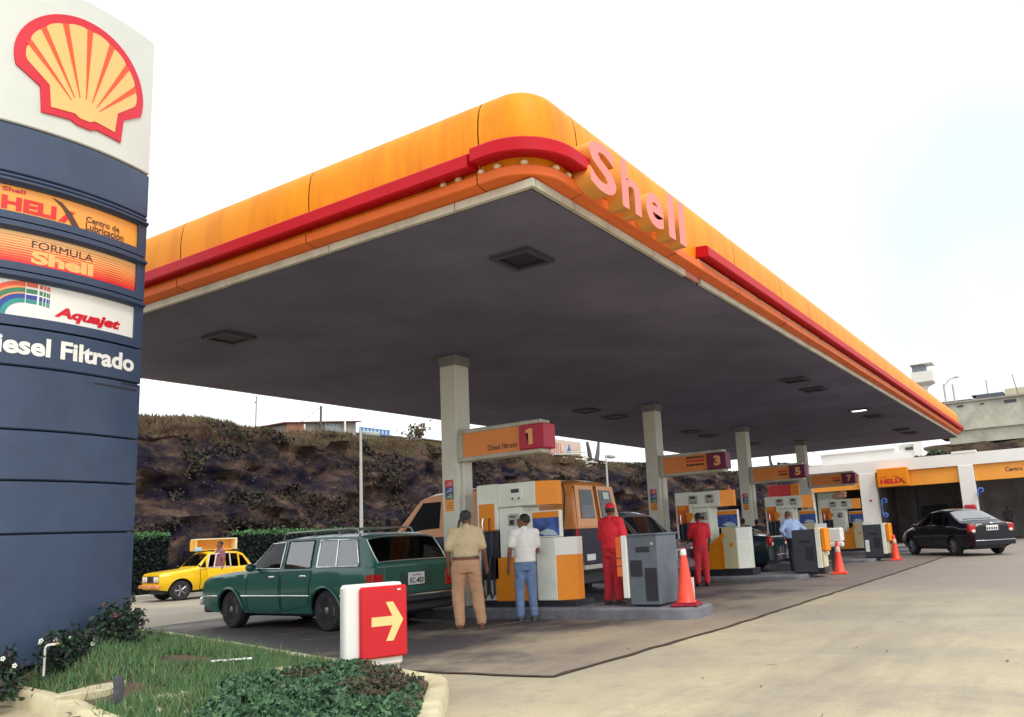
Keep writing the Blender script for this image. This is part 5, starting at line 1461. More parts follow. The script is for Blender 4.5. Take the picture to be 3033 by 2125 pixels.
def saloon(name, label, paint, loc, az, rear_glass=PANE, plate=False, L=2.15, rim=RIM):
    t = thing(name, label, 'car', loc, az)
    S = Car(top=[(-L,.86),(-L+.04,.98),(-1.62,1.04),(-1.58,1.06),(-.85,1.42),(-.7,1.455),(-.2,1.49),(.25,1.45),(1.1,1.0),(1.16,.98),(1.85,.8),(L-.04,.68),(L,.6)],
            belt=[(-L,.9),(-1.2,.96),(.5,.93),(1.1,.9),(1.85,.74),(L,.58)], width=[(-L,.68),(-L+.12,.76),(-1.7,.815),(1.6,.82),(L-.15,.74),(L,.6)],
            sill=[(-L,.34),(-1.7,.24),(1.7,.24),(L,.3)], arches=(-1.23,1.32), ra=.355, roof_z=1.49, wr=.58, wz=.3, crown=.06, tuck=.88)
    SH = [[(.88,.98),(.06,.97),(.05,1.39),(.3,1.37)], [(-.02,.97),(-.72,.98),(-.6,1.36),(-.03,1.39)], [(-.78,.99),(-1.12,1.0),(-.86,1.22),(-.7,1.3)]]
    obj('body', S.body(SH, [(.34,1.02,.91),(-1.5,-.92,.9)]), paint, t, smooth=42); interior(t, -.05, .66, .48, -.95, .7, SEATM, .42); chassis(t, -1.95, 1.9, .55, .2, .55)
    for x in (-1.23, 1.32):
        for y in (-.7, .7): wheel(t, x, y, .305, .19, rim, 'spoke')
        lbox('wheel_well', [(x-.34, x+.34, -.62, -.56, .2, .64), (x-.34, x+.34, .56, .62, .2, .64)], DARK, t, 0)
    for sg in (1, -1):
        for q in ([(.88,.98),(.06,.97),(.05,1.39),(.3,1.37)], [(-.02,.97),(-.72,.98),(-.6,1.36),(-.03,1.39)], [(-.78,.99),(-1.12,1.0),(-.86,1.22),(-.7,1.3)]):
            obj('side_window', S.side_patch(q, sg, .005), PANED, t, smooth=40)
        for q in ([(.95,.3),(.03,.3),(.03,.93),(.95,.9)], [(-.01,.3),(-.85,.4),(-.95,.95),(-.01,.93)]):
            d = obj('door', S.side_patch([(q[0][0]-.015,q[0][1]+.02),(q[1][0]+.015,q[1][1]+.02),(q[2][0]+.015,q[2][1]),(q[3][0]-.015,q[3][1])], sg, .003), paint, t, smooth=40)
            obj('door_seam', S.side_line(q, sg, 0, .005), SEAM, d)
            hx = q[2][0]+.1; yy = S.side(hx,.83); f = MB(); f.box(hx, hx+.16, sg*(yy-.01), sg*(yy+.025), .82, .85, .01); obj('handle', f, paint, d)
        f = MB(); f.ell((.8, sg*.92, 1.0), (.05,.09,.065), 10, 7); obj('mirror', f, paint, t, smooth=50)
        f = MB(); f.box(-L-.005, -L+.16, sg*.5, sg*.77, .7, .97, .05); tl = obj('tail_lamp', f, LRED, t, smooth=40)
        f = MB(); f.ell((-L-.002, sg*.62, .76), (.02,.07,.05), 8, 6); obj('reflector', f, HEADL, tl, smooth=50)
        f = MB(); f.ell((L-.18, sg*.56, .66), (.16,.12,.09), 10, 7); obj('headlamp', f, HEADL, t, smooth=50)
    obj('windscreen', S.top_patch(.32, 1.04, .93, .005), PANE, t, smooth=40)
    obj('rear_window', S.top_patch(-1.52, -.9, .92, .006), rear_glass, t, smooth=40)
    f = MB(); f.loft([[(-L+.1, -.74, z), (-L-.1, -.66, z), (-L-.15, -.3, z), (-L-.16, 0, z), (-L-.15, .3, z), (-L-.1, .66, z), (-L+.1, .74, z)] for z in (.32, .5, .62, .68)], closed=False, caps=False)
    b_ = obj('rear_bumper', f, paint, t, smooth=40)
    f = MB(); f.tube([(-L-.105, -.66, .47), (-L-.155, -.3, .47), (-L-.165, 0, .47), (-L-.155, .3, .47), (-L-.105, .66, .47)], .008, 6); obj('bumper_strip', f, CHROME, b_, smooth=60)
    f = MB(); f.box(-L+.1, -L-.14, -.74, .74, .66, .69); obj('bumper_top', f, paint, b_)
    if plate:
        pl = lbox('number_plate', [(-L-.02, -L-.005, -.2, .2, .76, .92)], PLATE, t, .004)
        lbox('plate_print', [(-L-.024, -L-.019, -.16+.075*k, -.16+.075*k+.045, .79, .86) for k in range(5)], BLK, pl, 0)
        f = MB(); f.ell((-L-.002, 0, .985), (.015,.06,.03), 10, 6); obj('badge', f, CHROME, t, smooth=50)
        for y, z, w in ((.42,.95,.2),(.5,.91,.1),(-.56,.95,.14)):
            f = MB(); f.box(-L-.012, -L, y-w/2, y+w/2, z, z+.022); obj('badge', f, CHROME, t)
    return t
BLKP = mat('black paint', (0.008, 0.008, 0.016), .2, .1, 2, coat=.35, spec=.3)
DBL = mat('dark teal paint', (0.012, 0.03, 0.045), .15, .1, 2, coat=.8)
saloon('saloon_car', 'shiny black saloon parked at the right in front of the garage', BLKP, (30.0, 3.72, 0), R(38.2), seeglass('car pane reflecting', (.55,.6,.6), .3), True)
saloon('saloon_car', 'dark teal saloon half hidden between the second and third dispensers', DBL, (23.0, 9.6, 0), R(91))

# ------------------------------------------------------------------ arrow sign
AZ_ = R(-27)
ar = thing('direction_sign', 'low white sign with red panel and yellow arrow pointing right', 'sign', (5.68, 6.2, .035), AZ_)
ar.scale = (.85, 1, .98)
lbox('plinth', [(.02, .66, .03, .15, -.02, .1)], CONC, ar, .01)
lbox('case', [(0, .68, .045, .19, .09, .9)], WHITE, ar, .03); lbox('case', [(0, .68, 0, .04, .09, .9)], WHITE, ar, .02); lbox('case_gap', [(.012, .66, .035, .05, .1, .88)], DARK, ar, 0)
arp = lbox('panel', [(.16, .72, -.055, .0, .17, .87)], mat('arrow panel red', (0.56,0.006,0.014), .4, .06, 3), ar, .02)
fa = plane_fn((.16, -.056, .17), (1,0,0), (0,0,1))
AR_ = [(.13,.31),(.13,.4),(.375,.4),(.30,.54),(.385,.54),(.505,.36),(.385,.16),(.30,.16),(.375,.31)]
obj('arrow', curved_plate(AR_, fa, -.002, .003, 5), mat('arrow yellow', (0.9,0.62,0.25), .45, .03, 3), arp)
f = MB(); f.box(.6, .64, -.058, -.055, .82, .835); obj('sticker', f, WHITE, ar)
# ------------------------------------------------------------------ people (local axes: +y forward, +x to the right hand)
PRES = 1.0
def bake(o, voxel, smooth_it=6, disp=None):
    voxel *= PRES
    m = o.modifiers.new('r', 'REMESH'); m.mode = 'VOXEL'; m.voxel_size = voxel; m.use_smooth_shade = True
    s = o.modifiers.new('s', 'SMOOTH'); s.iterations = smooth_it; s.factor = 0.5
    dg = bpy.context.evaluated_depsgraph_get(); dg.update()
    me = bpy.data.meshes.new_from_object(o.evaluated_get(dg))
    o.modifiers.clear(); old = o.data; o.data = me
    for q in old.materials:
        if q.name not in [x.name for x in me.materials if x]: me.materials.append(q)
    if disp:
        a, sc = disp
        for v in me.vertices:
            p = v.co*sc; v.co += v.normal*a*(.9*noise.noise(Vector((p.x*1.6, p.y*1.6, p.z*.7)))+.45*(1-2*abs(noise.noise(Vector((p.x*1.1+p.z*.9+3, p.y*1.1, p.z*1.6))))))
    for p in me.polygons: p.use_smooth = True
    bpy.data.meshes.remove(old)
def eloft(m_, secs, n=14):
    """ellipse sections (centre, rx, ry) stacked along z or along a limb"""
    m_.loft([[(c[0]+rx*math.cos(2*math.pi*k/n), c[1]+ry*math.sin(2*math.pi*k/n), c[2]) for k in range(n)] for c, rx, ry in secs])
def limb(m_, pts, rad, n=10):
    m_.tube(pts, rad, n)
    for p, r in zip(pts, rad): m_.ell(p, (r*.99, r*.99, r*.99), 10, 8)
def person(label, loc, az, H=1.72, pose=None, shirt=None, trouser=None, shoe=None, skin=SKIN, hair=HAIR, sleeve=.55, cap=None, belt=None, bulk=1.0, lift=0.0, turn=0.0, overall=None, loose=1.0, chain=None, nod=0.0):
    global PRES
    PRES = 1.0 if loc[0] < 14 else 1.9
    k = H/1.72
    P = dict(neck=(0,0,1.44), head=(0,.015,1.585), shl=(-.175,0,1.385), shr=(.175,0,1.385), ell=(-.235,-.02,1.12), elr=(.235,-.02,1.12), wrl=(-.24,.04,.88), wrr=(.24,.04,.88),
             hipl=(-.085,0,.9), hipr=(.085,0,.9), knl=(-.1,.015,.49), knr=(.1,.015,.49), anl=(-.11,-.02,.09), anr=(.11,-.02,.09), chest=(0,0,1.24), waist=(0,0,1.03))
    if pose: P.update(pose)
    P = {a: Vector(b)*k for a, b in P.items()}
    t = thing('person', label, 'person', loc, az)
    up = lambda v, z: (v[0], v[1], v[2]+z)
    bk = bulk
    b = MB()
    hd, nk = P['head'], P['neck']
    rt = Matrix.Rotation(turn, 3, 'Z') @ Matrix.Rotation(nod, 3, 'X')
    hp = lambda x, y, z: hd + rt @ (Vector((x, y, z))*k)
    limb(b, [nk-Vector((0,.0,.06*k)), (nk+hd)/2, hd-Vector((0,.01,.03))], [.062*k,.056*k,.055*k])
    def hell(c, r, n1=14, n2=10):
        q = MB(); q.ell((0,0,0), [x*k for x in r], n1, n2)
        b.add([hd+rt @ (Vector(v)+Vector(c)*k) for v in q.v], q.f)
    hell((0,-.012,.022),(.076,.094,.098)); hell((0,.022,-.045),(.058,.066,.062)); hell((0,.05,-.075),(.032,.035,.03))
    hell((0,.1,-.012),(.013,.02,.024)); hell((0,.094,.024),(.05,.014,.014)); hell((0,.09,-.052),(.026,.014,.011))
    for s in (-1, 1): hell((s*.077,-.008,-.008),(.011,.02,.032))
    sh = (P['shl']+P['shr'])/2; wa = P['waist']; ch = P['chest']; pe = (P['hipl']+P['hipr'])/2
    ax = (P['shr']-P['shl']).normalized()
    def torso(m_, e, zlo=None):
        S_ = [((pe.x,pe.y,pe.z-.07*k),.13*k*bk+e,.095*k*bk+e),((pe.x,pe.y,pe.z+.03*k),.158*k*bk+e,.115*k*bk+e),((wa.x,wa.y,wa.z),.142*k*bk+e,.105*k*bk+e),((ch.x,ch.y,ch.z),.165*k*bk+e,.118*k*bk+e),((sh.x,sh.y,sh.z-.03*k),.165*k+e,.1*k+e),((sh.x,sh.y,sh.z+.03*k),.11*k+e,.072*k+e),((nk.x,nk.y,nk.z),.058*k+e*.6,.056*k+e*.6)]
        if zlo is not None: S_ = [q for q in S_ if q[0][2] >= zlo*k]
        eloft(m_, S_, 18)
        limb(m_, [P['shl'], sh+Vector((-.09*k,0,.02*k))], [.056*k+e,.06*k+e]); limb(m_, [P['shr'], sh+Vector((.09*k,0,.02*k))], [.056*k+e,.06*k+e])
    torso(b, 0)
    for s in 'lr':
        limb(b, [P['sh'+s], (P['sh'+s]+P['el'+s])/2, P['el'+s]], [.052*k,.047*k,.039*k]); limb(b, [P['el'+s], P['el'+s]*.6+P['wr'+s]*.4, P['wr'+s]], [.039*k,.037*k,.026*k])
        limb(b, [P['hip'+s], (P['hip'+s]+P['kn'+s])/2, P['kn'+s]], [.088*k,.072*k,.056*k]); limb(b, [P['kn'+s], P['kn'+s]*.65+P['an'+s]*.35, P['an'+s]], [.054*k,.055*k,.036*k])
        an = P['an'+s]; limb(b, [an-Vector((0,.03,.03))*k, an+Vector((0,.07,-.045))*k, an+Vector((0,.15,-.055))*k], [.04*k,.038*k,.026*k])
        # hand: palm, four fingers, thumb
        w = P['wr'+s]; d = (w-P['el'+s]).normalized(); sd = d.cross(Vector((1,0,0))).normalized(); nn = Vector((1,0,0)) if s == 'l' else Vector((-1,0,0))
        limb(b, [w, w+d*.045*k, w+d*.085*k], [.024*k,.033*k,.032*k], 8)
        for q, ln in ((-.027,.068),(-.009,.08),(.009,.075),(.026,.058)):
            a0 = w+d*.09*k+sd*q*k; a1 = a0+d*ln*.55*k+nn*.008*k; a2 = a1+d*ln*.4*k+nn*.022*k
            limb(b, [a0, a1, a2], [.0105*k,.0095*k,.008*k], 6)
        a0 = w+d*.03*k-sd*.025*k; limb(b, [a0, a0+d*.035*k-sd*.022*k, a0+d*.07*k-sd*.024*k+nn*.008*k], [.013*k,.011*k,.009*k], 6)
    body = obj('body', b, skin, t); bake(body, .0085*k, 3)
    def cloth(name, m_, mt, vx=.012, dsp=(.012, 7)):
        o = obj(name, m_, mt, t); bake(o, vx*k, 12, dsp); return o
    lo = loose
    if trouser:
        m_ = MB()
        eloft(m_, [((pe.x,pe.y,pe.z-.1*k),.13*k*bk+.02,.1*k*bk+.02),((pe.x,pe.y,pe.z+.02*k),.162*k*bk+.015,.12*k*bk+.016),((wa.x,wa.y,wa.z-.03*k),.148*k*bk+.014,.112*k*bk+.014)], 18)
        for s in 'lr':
            limb(m_, [P['hip'+s]-Vector((0,0,.02)), (P['hip'+s]+P['kn'+s])/2, P['kn'+s]], [.1*k*bk,.09*k*lo,.076*k*lo], 12)
            limb(m_, [P['kn'+s], (P['kn'+s]+P['an'+s])/2, P['an'+s]+Vector((0,0,.015))], [.075*k*lo,.07*k*lo,.062*k*lo], 12)
        cloth('trousers', m_, trouser)
    if shirt:
        m_ = MB(); torso(m_, .02*lo+(0 if belt else .004), .95 if belt else .9)
        for s in 'lr':
            e = P['sh'+s].lerp(P['el'+s], min(1, sleeve*1.25)); limb(m_, [P['sh'+s], (P['sh'+s]+e)/2, e], [.068*k,.066*k*lo,.066*k*lo], 12)
            if sleeve > .9: limb(m_, [P['el'+s], P['wr'+s]], [.055*k,.043*k], 12)
        cloth('shirt', m_, shirt)
        m_ = MB(); limb(m_, [nk+Vector((0,-.02,-.035))*k, nk+Vector((0,-.012,.02))*k], [.078*k,.066*k], 14); cloth('collar', m_, shirt, .01, None)
    if chain:
        m_ = MB(); limb(m_, [hd+Vector((-.05,-.08,.03))*k, hd+Vector((-.1,-.12,-.04))*k, hd+Vector((-.12,-.11,-.12))*k], [.03*k,.022*k,.012*k]); obj('ponytail', m_, hair, t, smooth=60)
    if belt:
        m_ = MB(); z = wa.z-.025*k
        m_.loft([[(wa.x+(.152*k*bk+.016)*math.cos(2*math.pi*i/24), wa.y+(.116*k*bk+.016)*math.sin(2*math.pi*i/24), z+dz) for i in range(24)] for dz in (-.016*k, .016*k)], caps=False)
        obj('belt', m_, belt, t, smooth=60)
    if shoe:
        for s in 'lr':
            an = P['an'+s]; m_ = MB()
            limb(m_, [an+Vector((0,-.04,-.045))*k, an+Vector((0,.06,-.052))*k, an+Vector((0,.17,-.058))*k], [.047*k,.046*k,.036*k]); m_.box(an.x-.045*k, an.x+.045*k, an.y-.085*k, an.y+.2*k, an.z-.09*k, an.z-.07*k, .01)
            o = obj('shoe', m_, shoe, t); bake(o, .01*k, 3)
    q = MB(); q.ell((0,0,0), (.083*k,.1*k,.098*k), 18, 12)
    m_ = MB(); vs_ = []
    for v in q.v:
        x, y, z = v
        if y > .035*k: z = max(z, .045*k)
        if z < -.05*k: z = -.05*k
        vs_.append(hd+rt @ (Vector((x, y, z))+Vector((0,-.018,.032))*k))
    m_.add(vs_, q.f); hr = obj('hair', m_, hair, t); bake(hr, .01*k, 1, (.005, 26))
    if cap:
        m_ = MB(); q = MB(); q.ell((0,0,0), (.09*k,.106*k,.095*k), 18, 12)
        m_.add([hd+rt @ (Vector((v[0], v[1], max(v[2], .0)))+Vector((0,-.014,.05))*k) for v in q.v], q.f)
        q = MB(); q.loft([[(-.07*k,.07*k,.05*k),(-.05*k,.16*k,.045*k),(.05*k,.16*k,.045*k),(.07*k,.07*k,.05*k)],[(-.07*k,.07*k,.06*k),(-.05*k,.16*k,.053*k),(.05*k,.16*k,.053*k),(.07*k,.07*k,.06*k)]])
        m_.add([hd+rt @ Vector(v) for v in q.v], q.f)
        o = obj('cap', m_, cap, t, smooth=60)
    return t
KHA = mat('khaki shirt', (0.6, 0.47, 0.28), .8, .08, 6); TANT = mat('tan trousers', (0.5, 0.28, 0.16), .85, .1, 6); BRS = mat('brown shoe', (0.12, 0.035, 0.02), .5)
WSH = mat('white cotton', (0.8, 0.79, 0.75), .85, .03, 6); JEAN = mat('jeans', (0.13, 0.2, 0.36), .85, .22, 7, dirt=(0.25,0.33,0.5), dirt_amt=.5, dscale=5)
REDU = mat('red uniform', (0.6, 0.01, 0.025), .75, .1, 5); REDT = mat('red uniform trousers', (0.5, 0.02, 0.035), .8, .12, 5)
BLS = mat('blue shirt', (0.32, 0.44, 0.7), .8, .06, 6); NVT = mat('navy trousers', (0.012, 0.014, 0.03), .85)
GREYH = mat('hair greying', (0.03, 0.03, 0.035), .7, .4, 30)
toward = R(31)-math.pi/2          # facing away from the camera along the view
person('person in beige shirt and tan trousers seen from behind beside the green car', (9.66, 7.95, 0), toward+R(8), 1.76, dict(ell=(-.265,-.03,1.12), wrl=(-.25,.03,.89), elr=(.255,-.06,1.12), wrr=(.29,.06,.89), hipl=(-.1,0,.9), hipr=(.09,.0,.905), knl=(-.13,.03,.49), knr=(.15,.05,.49), anl=(-.11,-.04,.09), anr=(.2,.02,.09), neck=(.015,.01,1.44), head=(.02,.03,1.585)),
       KHA, TANT, BRS, hair=GREYH, sleeve=.6, belt=mat('belt brown', (0.2,0.06,0.03), .5), bulk=1.2, turn=R(-35), loose=1.18, chain=True)
person('person in white T-shirt and blue jeans looking left at the first dispenser', (10.72, 7.62, 0), toward+R(12), 1.68, dict(ell=(-.25,-.05,1.12), wrl=(-.27,.02,.87), elr=(.22,.06,1.1), wrr=(.19,.28,1.1), anl=(-.11,-.02,.09), anr=(.12,.03,.09)),
       WSH, JEAN, mat('dark trainers', (0.05,0.05,0.06), .6, .6, 14), sleeve=.5, turn=R(62), loose=1.02, nod=R(6))
person('person in red uniform and red cap standing beside the large grey unit', (11.6, 6.52, .17), toward+R(-38), 1.6, dict(ell=(-.24,.05,1.12), wrl=(-.14,.2,1.0), elr=(.24,.03,1.12), wrr=(.16,.2,1.0)),
       REDU, REDT, mat('dark shoe', (0.03,0.012,0.015), .6), sleeve=.75, cap=REDU, turn=R(30), loose=1.25, bulk=1.12)
person('person in dark red uniform with black hair attending the second dispenser', (17.45, 7.5, 0), toward+R(5), 1.66, dict(ell=(-.24,.1,1.12), wrl=(-.2,.32,1.05), elr=(.24,-.02,1.12), wrr=(.24,.1,.9)),
       REDU, REDT, mat('dark shoe', (0.03,0.012,0.015), .6), sleeve=.6, turn=R(15), loose=1.15)
person('person in light blue shirt and dark trousers bending over between dispensers', (21.0, 6.4, 0), toward+R(20), 1.68, dict(neck=(0,.12,1.4), head=(0,.18,1.53), shl=(-.19,.08,1.34), shr=(.19,.08,1.34), chest=(0,.05,1.22), ell=(-.36,-.0,1.15), wrl=(-.2,.1,.98), elr=(.36,.0,1.15), wrr=(.2,.1,.98)),
       BLS, NVT, mat('dark shoe', (0.03,0.012,0.015), .6), sleeve=1.0, turn=R(10), bulk=1.15, skin=mat('skin light', (0.36,0.19,0.12), .55), hair=mat('hair thin', (0.16,0.08,0.06), .6))
person('person with dark hair and mauve shirt standing behind the yellow car', (lad.location.x+lh.x*-.08-lh.y*.98, lad.location.y+lh.y*-.08+lh.x*.98, 0), LAZ-R(90), 1.74, dict(), mat('mauve shirt', (0.25,0.1,0.13), .8), mat('plum trousers', (0.08,0.05,0.08), .8), BRS, sleeve=.6, turn=R(10), nod=R(-12))
person('mechanic in dark clothes working inside the right garage bay', (46.3, 3.1, 0), R(95), 1.6, dict(elr=(.24,.12,1.12), wrr=(.2,.35,1.1), ell=(-.24,.12,1.12), wrl=(-.2,.35,1.1)), mat('work shirt', (0.06,0.05,0.07), .8), NVT, BRS, sleeve=.6)
for x, y, lb, h_ in ((24.3, 8.95, 'person in dark clothes standing by the third canopy column', 1.55), (25.0, 8.75, 'second person in dark clothes near the third canopy column', 1.5)):
    person(lb, (x, y, 0), toward, h_, dict(), mat('dark jacket', (0.02,0.02,0.035), .8), NVT, BRS, sleeve=1.0)

# ------------------------------------------------------------------ garage at the far end
gar = thing('garage_building', 'white workshop building with orange fascia and three dark open bays', 'building', (46, 6, 0))
GW = mat('garage white', (0.82, 0.81, 0.77), .6, .03, 1.2); GORG = mat('garage orange', (0.88, 0.36, 0.05), .45, .06, 1.0); GIN = mat('garage interior', (0.3, 0.27, 0.27), .8, .25, 1.5)
G0 = 43.5
def GB(name, boxes, m, par=gar, bev=0.0):
    f = MB()
    for b in boxes: f.box(*b, bev)
    return obj(name, f, m, par, True)
GB('parapet', [(G0, G0+.35, -9, 12.4, 3.66, 4.25)], GW); GB('parapet_block', [(G0-.02, G0+.38, 3.9, 5.0, 4.252, 4.36)], GW)
GB('roof', [(G0+.36, 50.3, -9, 12.4, 3.7, 3.85)], CONC)
GB('back_wall', [(50, 50.3, -9, 12.4, 0, 3.69)], GIN); GB('side_wall', [(G0+.42, 49.99, 12.1, 12.4, 0, 3.69)], GW); GB('partition', [(G0+.8, 49.98, 9.0, 9.15, 0, 3.69)], GIN); GB('partition', [(G0+.8, 49.98, 4.4, 4.55, 0, 3.69)], GIN)
PLI = mat('plinth dark', (0.05, 0.05, 0.06), .6)
for y0, y1 in ((8.71, 9.53), (4.12, 4.8), (-.5, .2), (-5.0, -4.3), (12.0, 12.42)):
    GB('column', [(G0-.03, G0+.4, y0, y1, .95, 3.655)], GW, bev=.02); GB('column_base', [(G0-.05, G0+.42, y0-.02, y1+.02, 0, .948)], PLI)
for y0, y1 in ((9.54, 11.98), (4.82, 8.69), (.22, 4.1), (-4.28, -.52)):
    fs_ = GB('fascia_board', [(G0+.12, G0+.2, y0, y1, 2.87, 3.655)], GORG)
GB('roller_shutter', [(G0+.7, G0+.78, 10.6, 11.98, 0, 2.85)], mat('green partition', (0.5,0.62,0.5), .6))
text('lettering', 'Centro de Lubricación', BRN, gar, plane_fn((G0+.12, 4.1, 0), (0,-1,0), (0,0,1)), 1.33, 3.2, 2.3, .2, bold=.03)
hx = thing('box_sign', 'orange box sign with red letters over the middle garage bay', 'sign', (G0-.2, 7.8, 3.3))
GB('case', [(G0-.45, G0-.04, 7.07, 8.52, 2.88, 3.8)], PUMPO, hx, .02)
fh = plane_fn((G0-.45, 8.52, 0), (0,-1,0), (0,0,1))
text('lettering', 'HELI', REDE, hx, fh, .12, 3.02, .8, .24, bold=.05)
obj('lettering', curved_plate([(.9,3.02),(1.0,3.02),(1.26,3.26),(1.16,3.26)], fh, .002, .006, 5), REDE, hx, True)
obj('lettering', curved_plate([(.72,3.4),(.95,3.36),(1.13,3.22),(1.36,3.0),(1.22,3.0),(1.04,3.2),(.9,3.33)], fh, .003, .008, 5), mat('print dark red', (.35,.03,.02), .5), hx, True)
text('lettering', 'Shell', ORRIB, hx, fh, .14, 3.32, .3, .1, bold=.02)
BLU = mat('reel blue', (0.06, 0.17, 0.6), .4)
for y, z0, z1, lb in ((8.5, 1.35, 2.3, 'blue bracket sign on the left garage column'), (4.05, 1.9, 2.5, 'blue bracket sign beside the right garage column')):
    f = MB(); x = G0-.2
    f.tube([(x,y,z1-.35),(x,y-.02,z1-.1),(x,y-.1,z1),(x,y-.22,z1-.02),(x,y-.26,z1-.16),(x,y-.14,z1-.2)], .042, 8)
    if z0 < 1.5: f.tube([(x,y,z1-.35),(x,y,z0+.3)], .02, 6); f.tube([(x,y,z0+.3),(x,y-.04,z0+.1),(x,y-.16,z0+.02),(x,y-.24,z0+.14),(x,y-.12,z0+.22)], .045, 8)
    f.box(x+.05, G0-.03, y-.04, y+.04, z1-.35, z1-.28)
    tag(obj('wall_bracket', f, BLU, smooth=50), lb, 'bracket', 'blue brackets on the garage columns')
f = MB(); f.box(G0-.35, G0-.06, 4.2, 4.72, 1.35, 1.75, .06); f.box(G0-.3, G0-.06, 4.26, 4.66, 1.1, 1.34, .02)
tag(obj('fire_box', f, mat('fire box red', (.4,.02,.03), .4), smooth=40), 'dark red box mounted on the right garage column', 'box')
f = MB(); f.box(G0-.045, G0-.032, 9.0, 9.12, 2.2, 2.3); tag(obj('notice', f, REDP), 'small red notice on the left garage column', 'notice')
f = MB(); f.box(49.6, 49.95, 6.3, 7.6, 0, 1.9); f.box(49.5, 49.95, 1.0, 2.2, 0, 2.1); f.box(48.6, 49.2, 5.2, 5.9, 0, 1.0); obj('shelving', f, mat('shelf grey', (0.05,0.05,0.06), .6), gar, True)
f = MB(); f.box(46.2, 46.5, 7.3, 7.6, 0, 3.69); obj('inner_post', f, PLI, gar, True)
ry = thing('price_board', 'red and orange hanging board behind the third pump sign', 'sign', (40.2, 12.4, 2.9))
GB('board', [(40.1, 40.3, 12.14, 13.3, 2.6, 3.24)], mat('board red', (.66,.015,.02), .4), ry, .01); GB('end_board', [(40.08, 40.3, 11.72, 12.135, 2.6, 3.24)], PUMPO, ry, .01); GB('bracket', [(40.15, 40.25, 12.6, 12.7, 3.24, 4.4), (40.15, 43.5, 12.3, 12.38, 4.3, 4.36), (40.15, 40.25, 12.3, 12.7, 4.3, 4.36)], PLI, ry)
ub = thing('upper_building', 'white upper storey block behind the garage parapet', 'building', (48, 9, 3.8))
GB('wall', [(47.5, 51.5, 8.3, 12.4, 3.86, 5.1), (47.52, 51.48, 6.95, 8.298, 3.86, 4.95)], GW, ub); GB('pier', [(47.45, 48.0, 6.88, 7.3, 3.87, 5.5)], GW, ub); GB('coping', [(47.4, 51.6, 8.302, 12.45, 5.1, 5.18)], GW, ub); GB('opening', [(47.47, 47.51, 7.35, 7.75, 4.97, 5.12)], PLI, ub); GB('lintel', [(47.6, 48, 7.31, 8.1, 4.955, 5.3)], mat('block pale', (0.6,0.6,0.55), .7), ub)
leafmat('roof shrub', [(0.03,0.05,0.03),(0.06,0.08,0.045),(0.1,0.12,0.06),(0.045,0.05,0.04)], .7)
rsb = thing('roof_shrub', 'low green shrub growing along the garage parapet', 'plant', (45.8, 5.9, 3.85))
P_ = np.stack([rng.normal(45.8,.35,2600), rng.uniform(4.8,7.0,2600), np.zeros(2600)], 1); P_[:, 2] = 3.9+rng.random(2600)*(.45+.35*np.sin(P_[:, 1]*2.2+1)**2)
leaves(P_, .13, 'roof shrub', 'foliage', rsb, up=.6)
f = MB()
for k in range(9): y = 4.9+k*.25; f.tube([(45.8,y,3.86),(45.8+rng.normal()*.1,y+rng.normal()*.1,4.5)], .015, 5)
obj('stem', f, BARK, rsb, True)

# ------------------------------------------------------------------ hedges, lamp posts behind the car
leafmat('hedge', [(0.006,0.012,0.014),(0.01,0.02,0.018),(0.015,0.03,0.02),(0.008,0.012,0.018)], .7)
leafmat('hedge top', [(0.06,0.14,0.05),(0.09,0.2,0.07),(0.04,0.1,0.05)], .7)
def hedge(label, x0, x1, y0, y1, h):
    t = thing('hedge', label, 'hedge', ((x0+x1)/2, (y0+y1)/2, 0))
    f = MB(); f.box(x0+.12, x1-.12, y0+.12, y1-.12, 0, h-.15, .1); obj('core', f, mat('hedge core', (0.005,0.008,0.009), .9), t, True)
    A = []; n = int((x1-x0)*900)
    for i in range(n):
        x = rng.uniform(x0, x1); w = rng.random()
        p = (x, y0+.1*rng.random(), h*w*.98) if rng.random() < .8 else (x0+.1*rng.random() if rng.random() < .5 else x1-.1*rng.random(), rng.uniform(y0, y1), h*w)
        A.append(p)
    leaves(A, .09, 'hedge', 'foliage', t, up=.2)
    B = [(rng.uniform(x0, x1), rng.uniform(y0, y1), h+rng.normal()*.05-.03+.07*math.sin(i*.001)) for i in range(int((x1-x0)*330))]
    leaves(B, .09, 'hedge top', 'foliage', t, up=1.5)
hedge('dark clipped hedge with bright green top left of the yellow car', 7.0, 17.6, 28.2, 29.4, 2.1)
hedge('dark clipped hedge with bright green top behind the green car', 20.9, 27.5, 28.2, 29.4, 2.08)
f = MB(); f.box(6, 52, 26.4, 26.7, -.02, .14, .03); struct('kerb', f, CONC)
LPM = mat('lamp post', (0.42, 0.42, 0.38), .5, .1, 3)
for x, y, z, lb in ((24.75, 26, 6.28, 'tall thin lamp post rising behind the roof of the green car'), (46.2, 26, 6.45, 'tall thin lamp post beyond the van with flat lamp head')):
    t = thing('lamp_post', lb, 'lamp post', (x, y, 0), 0, 'lamp posts along the embankment')
    f = MB(); f.tube([(0,0,0),(0,0,2),(0,0,z)], [.09,.08,.05], 10); obj('post', f, LPM, t, smooth=50)
    f = MB(); f.box(.15, 1.0, -.2, .2, z-.22, z-.02, .05); f.tube([(0,0,z-.1),(.2,0,z-.1)], .04, 6); obj('lamp_head', f, mat('lamp head', (0.33,0.37,0.34), .5), t)
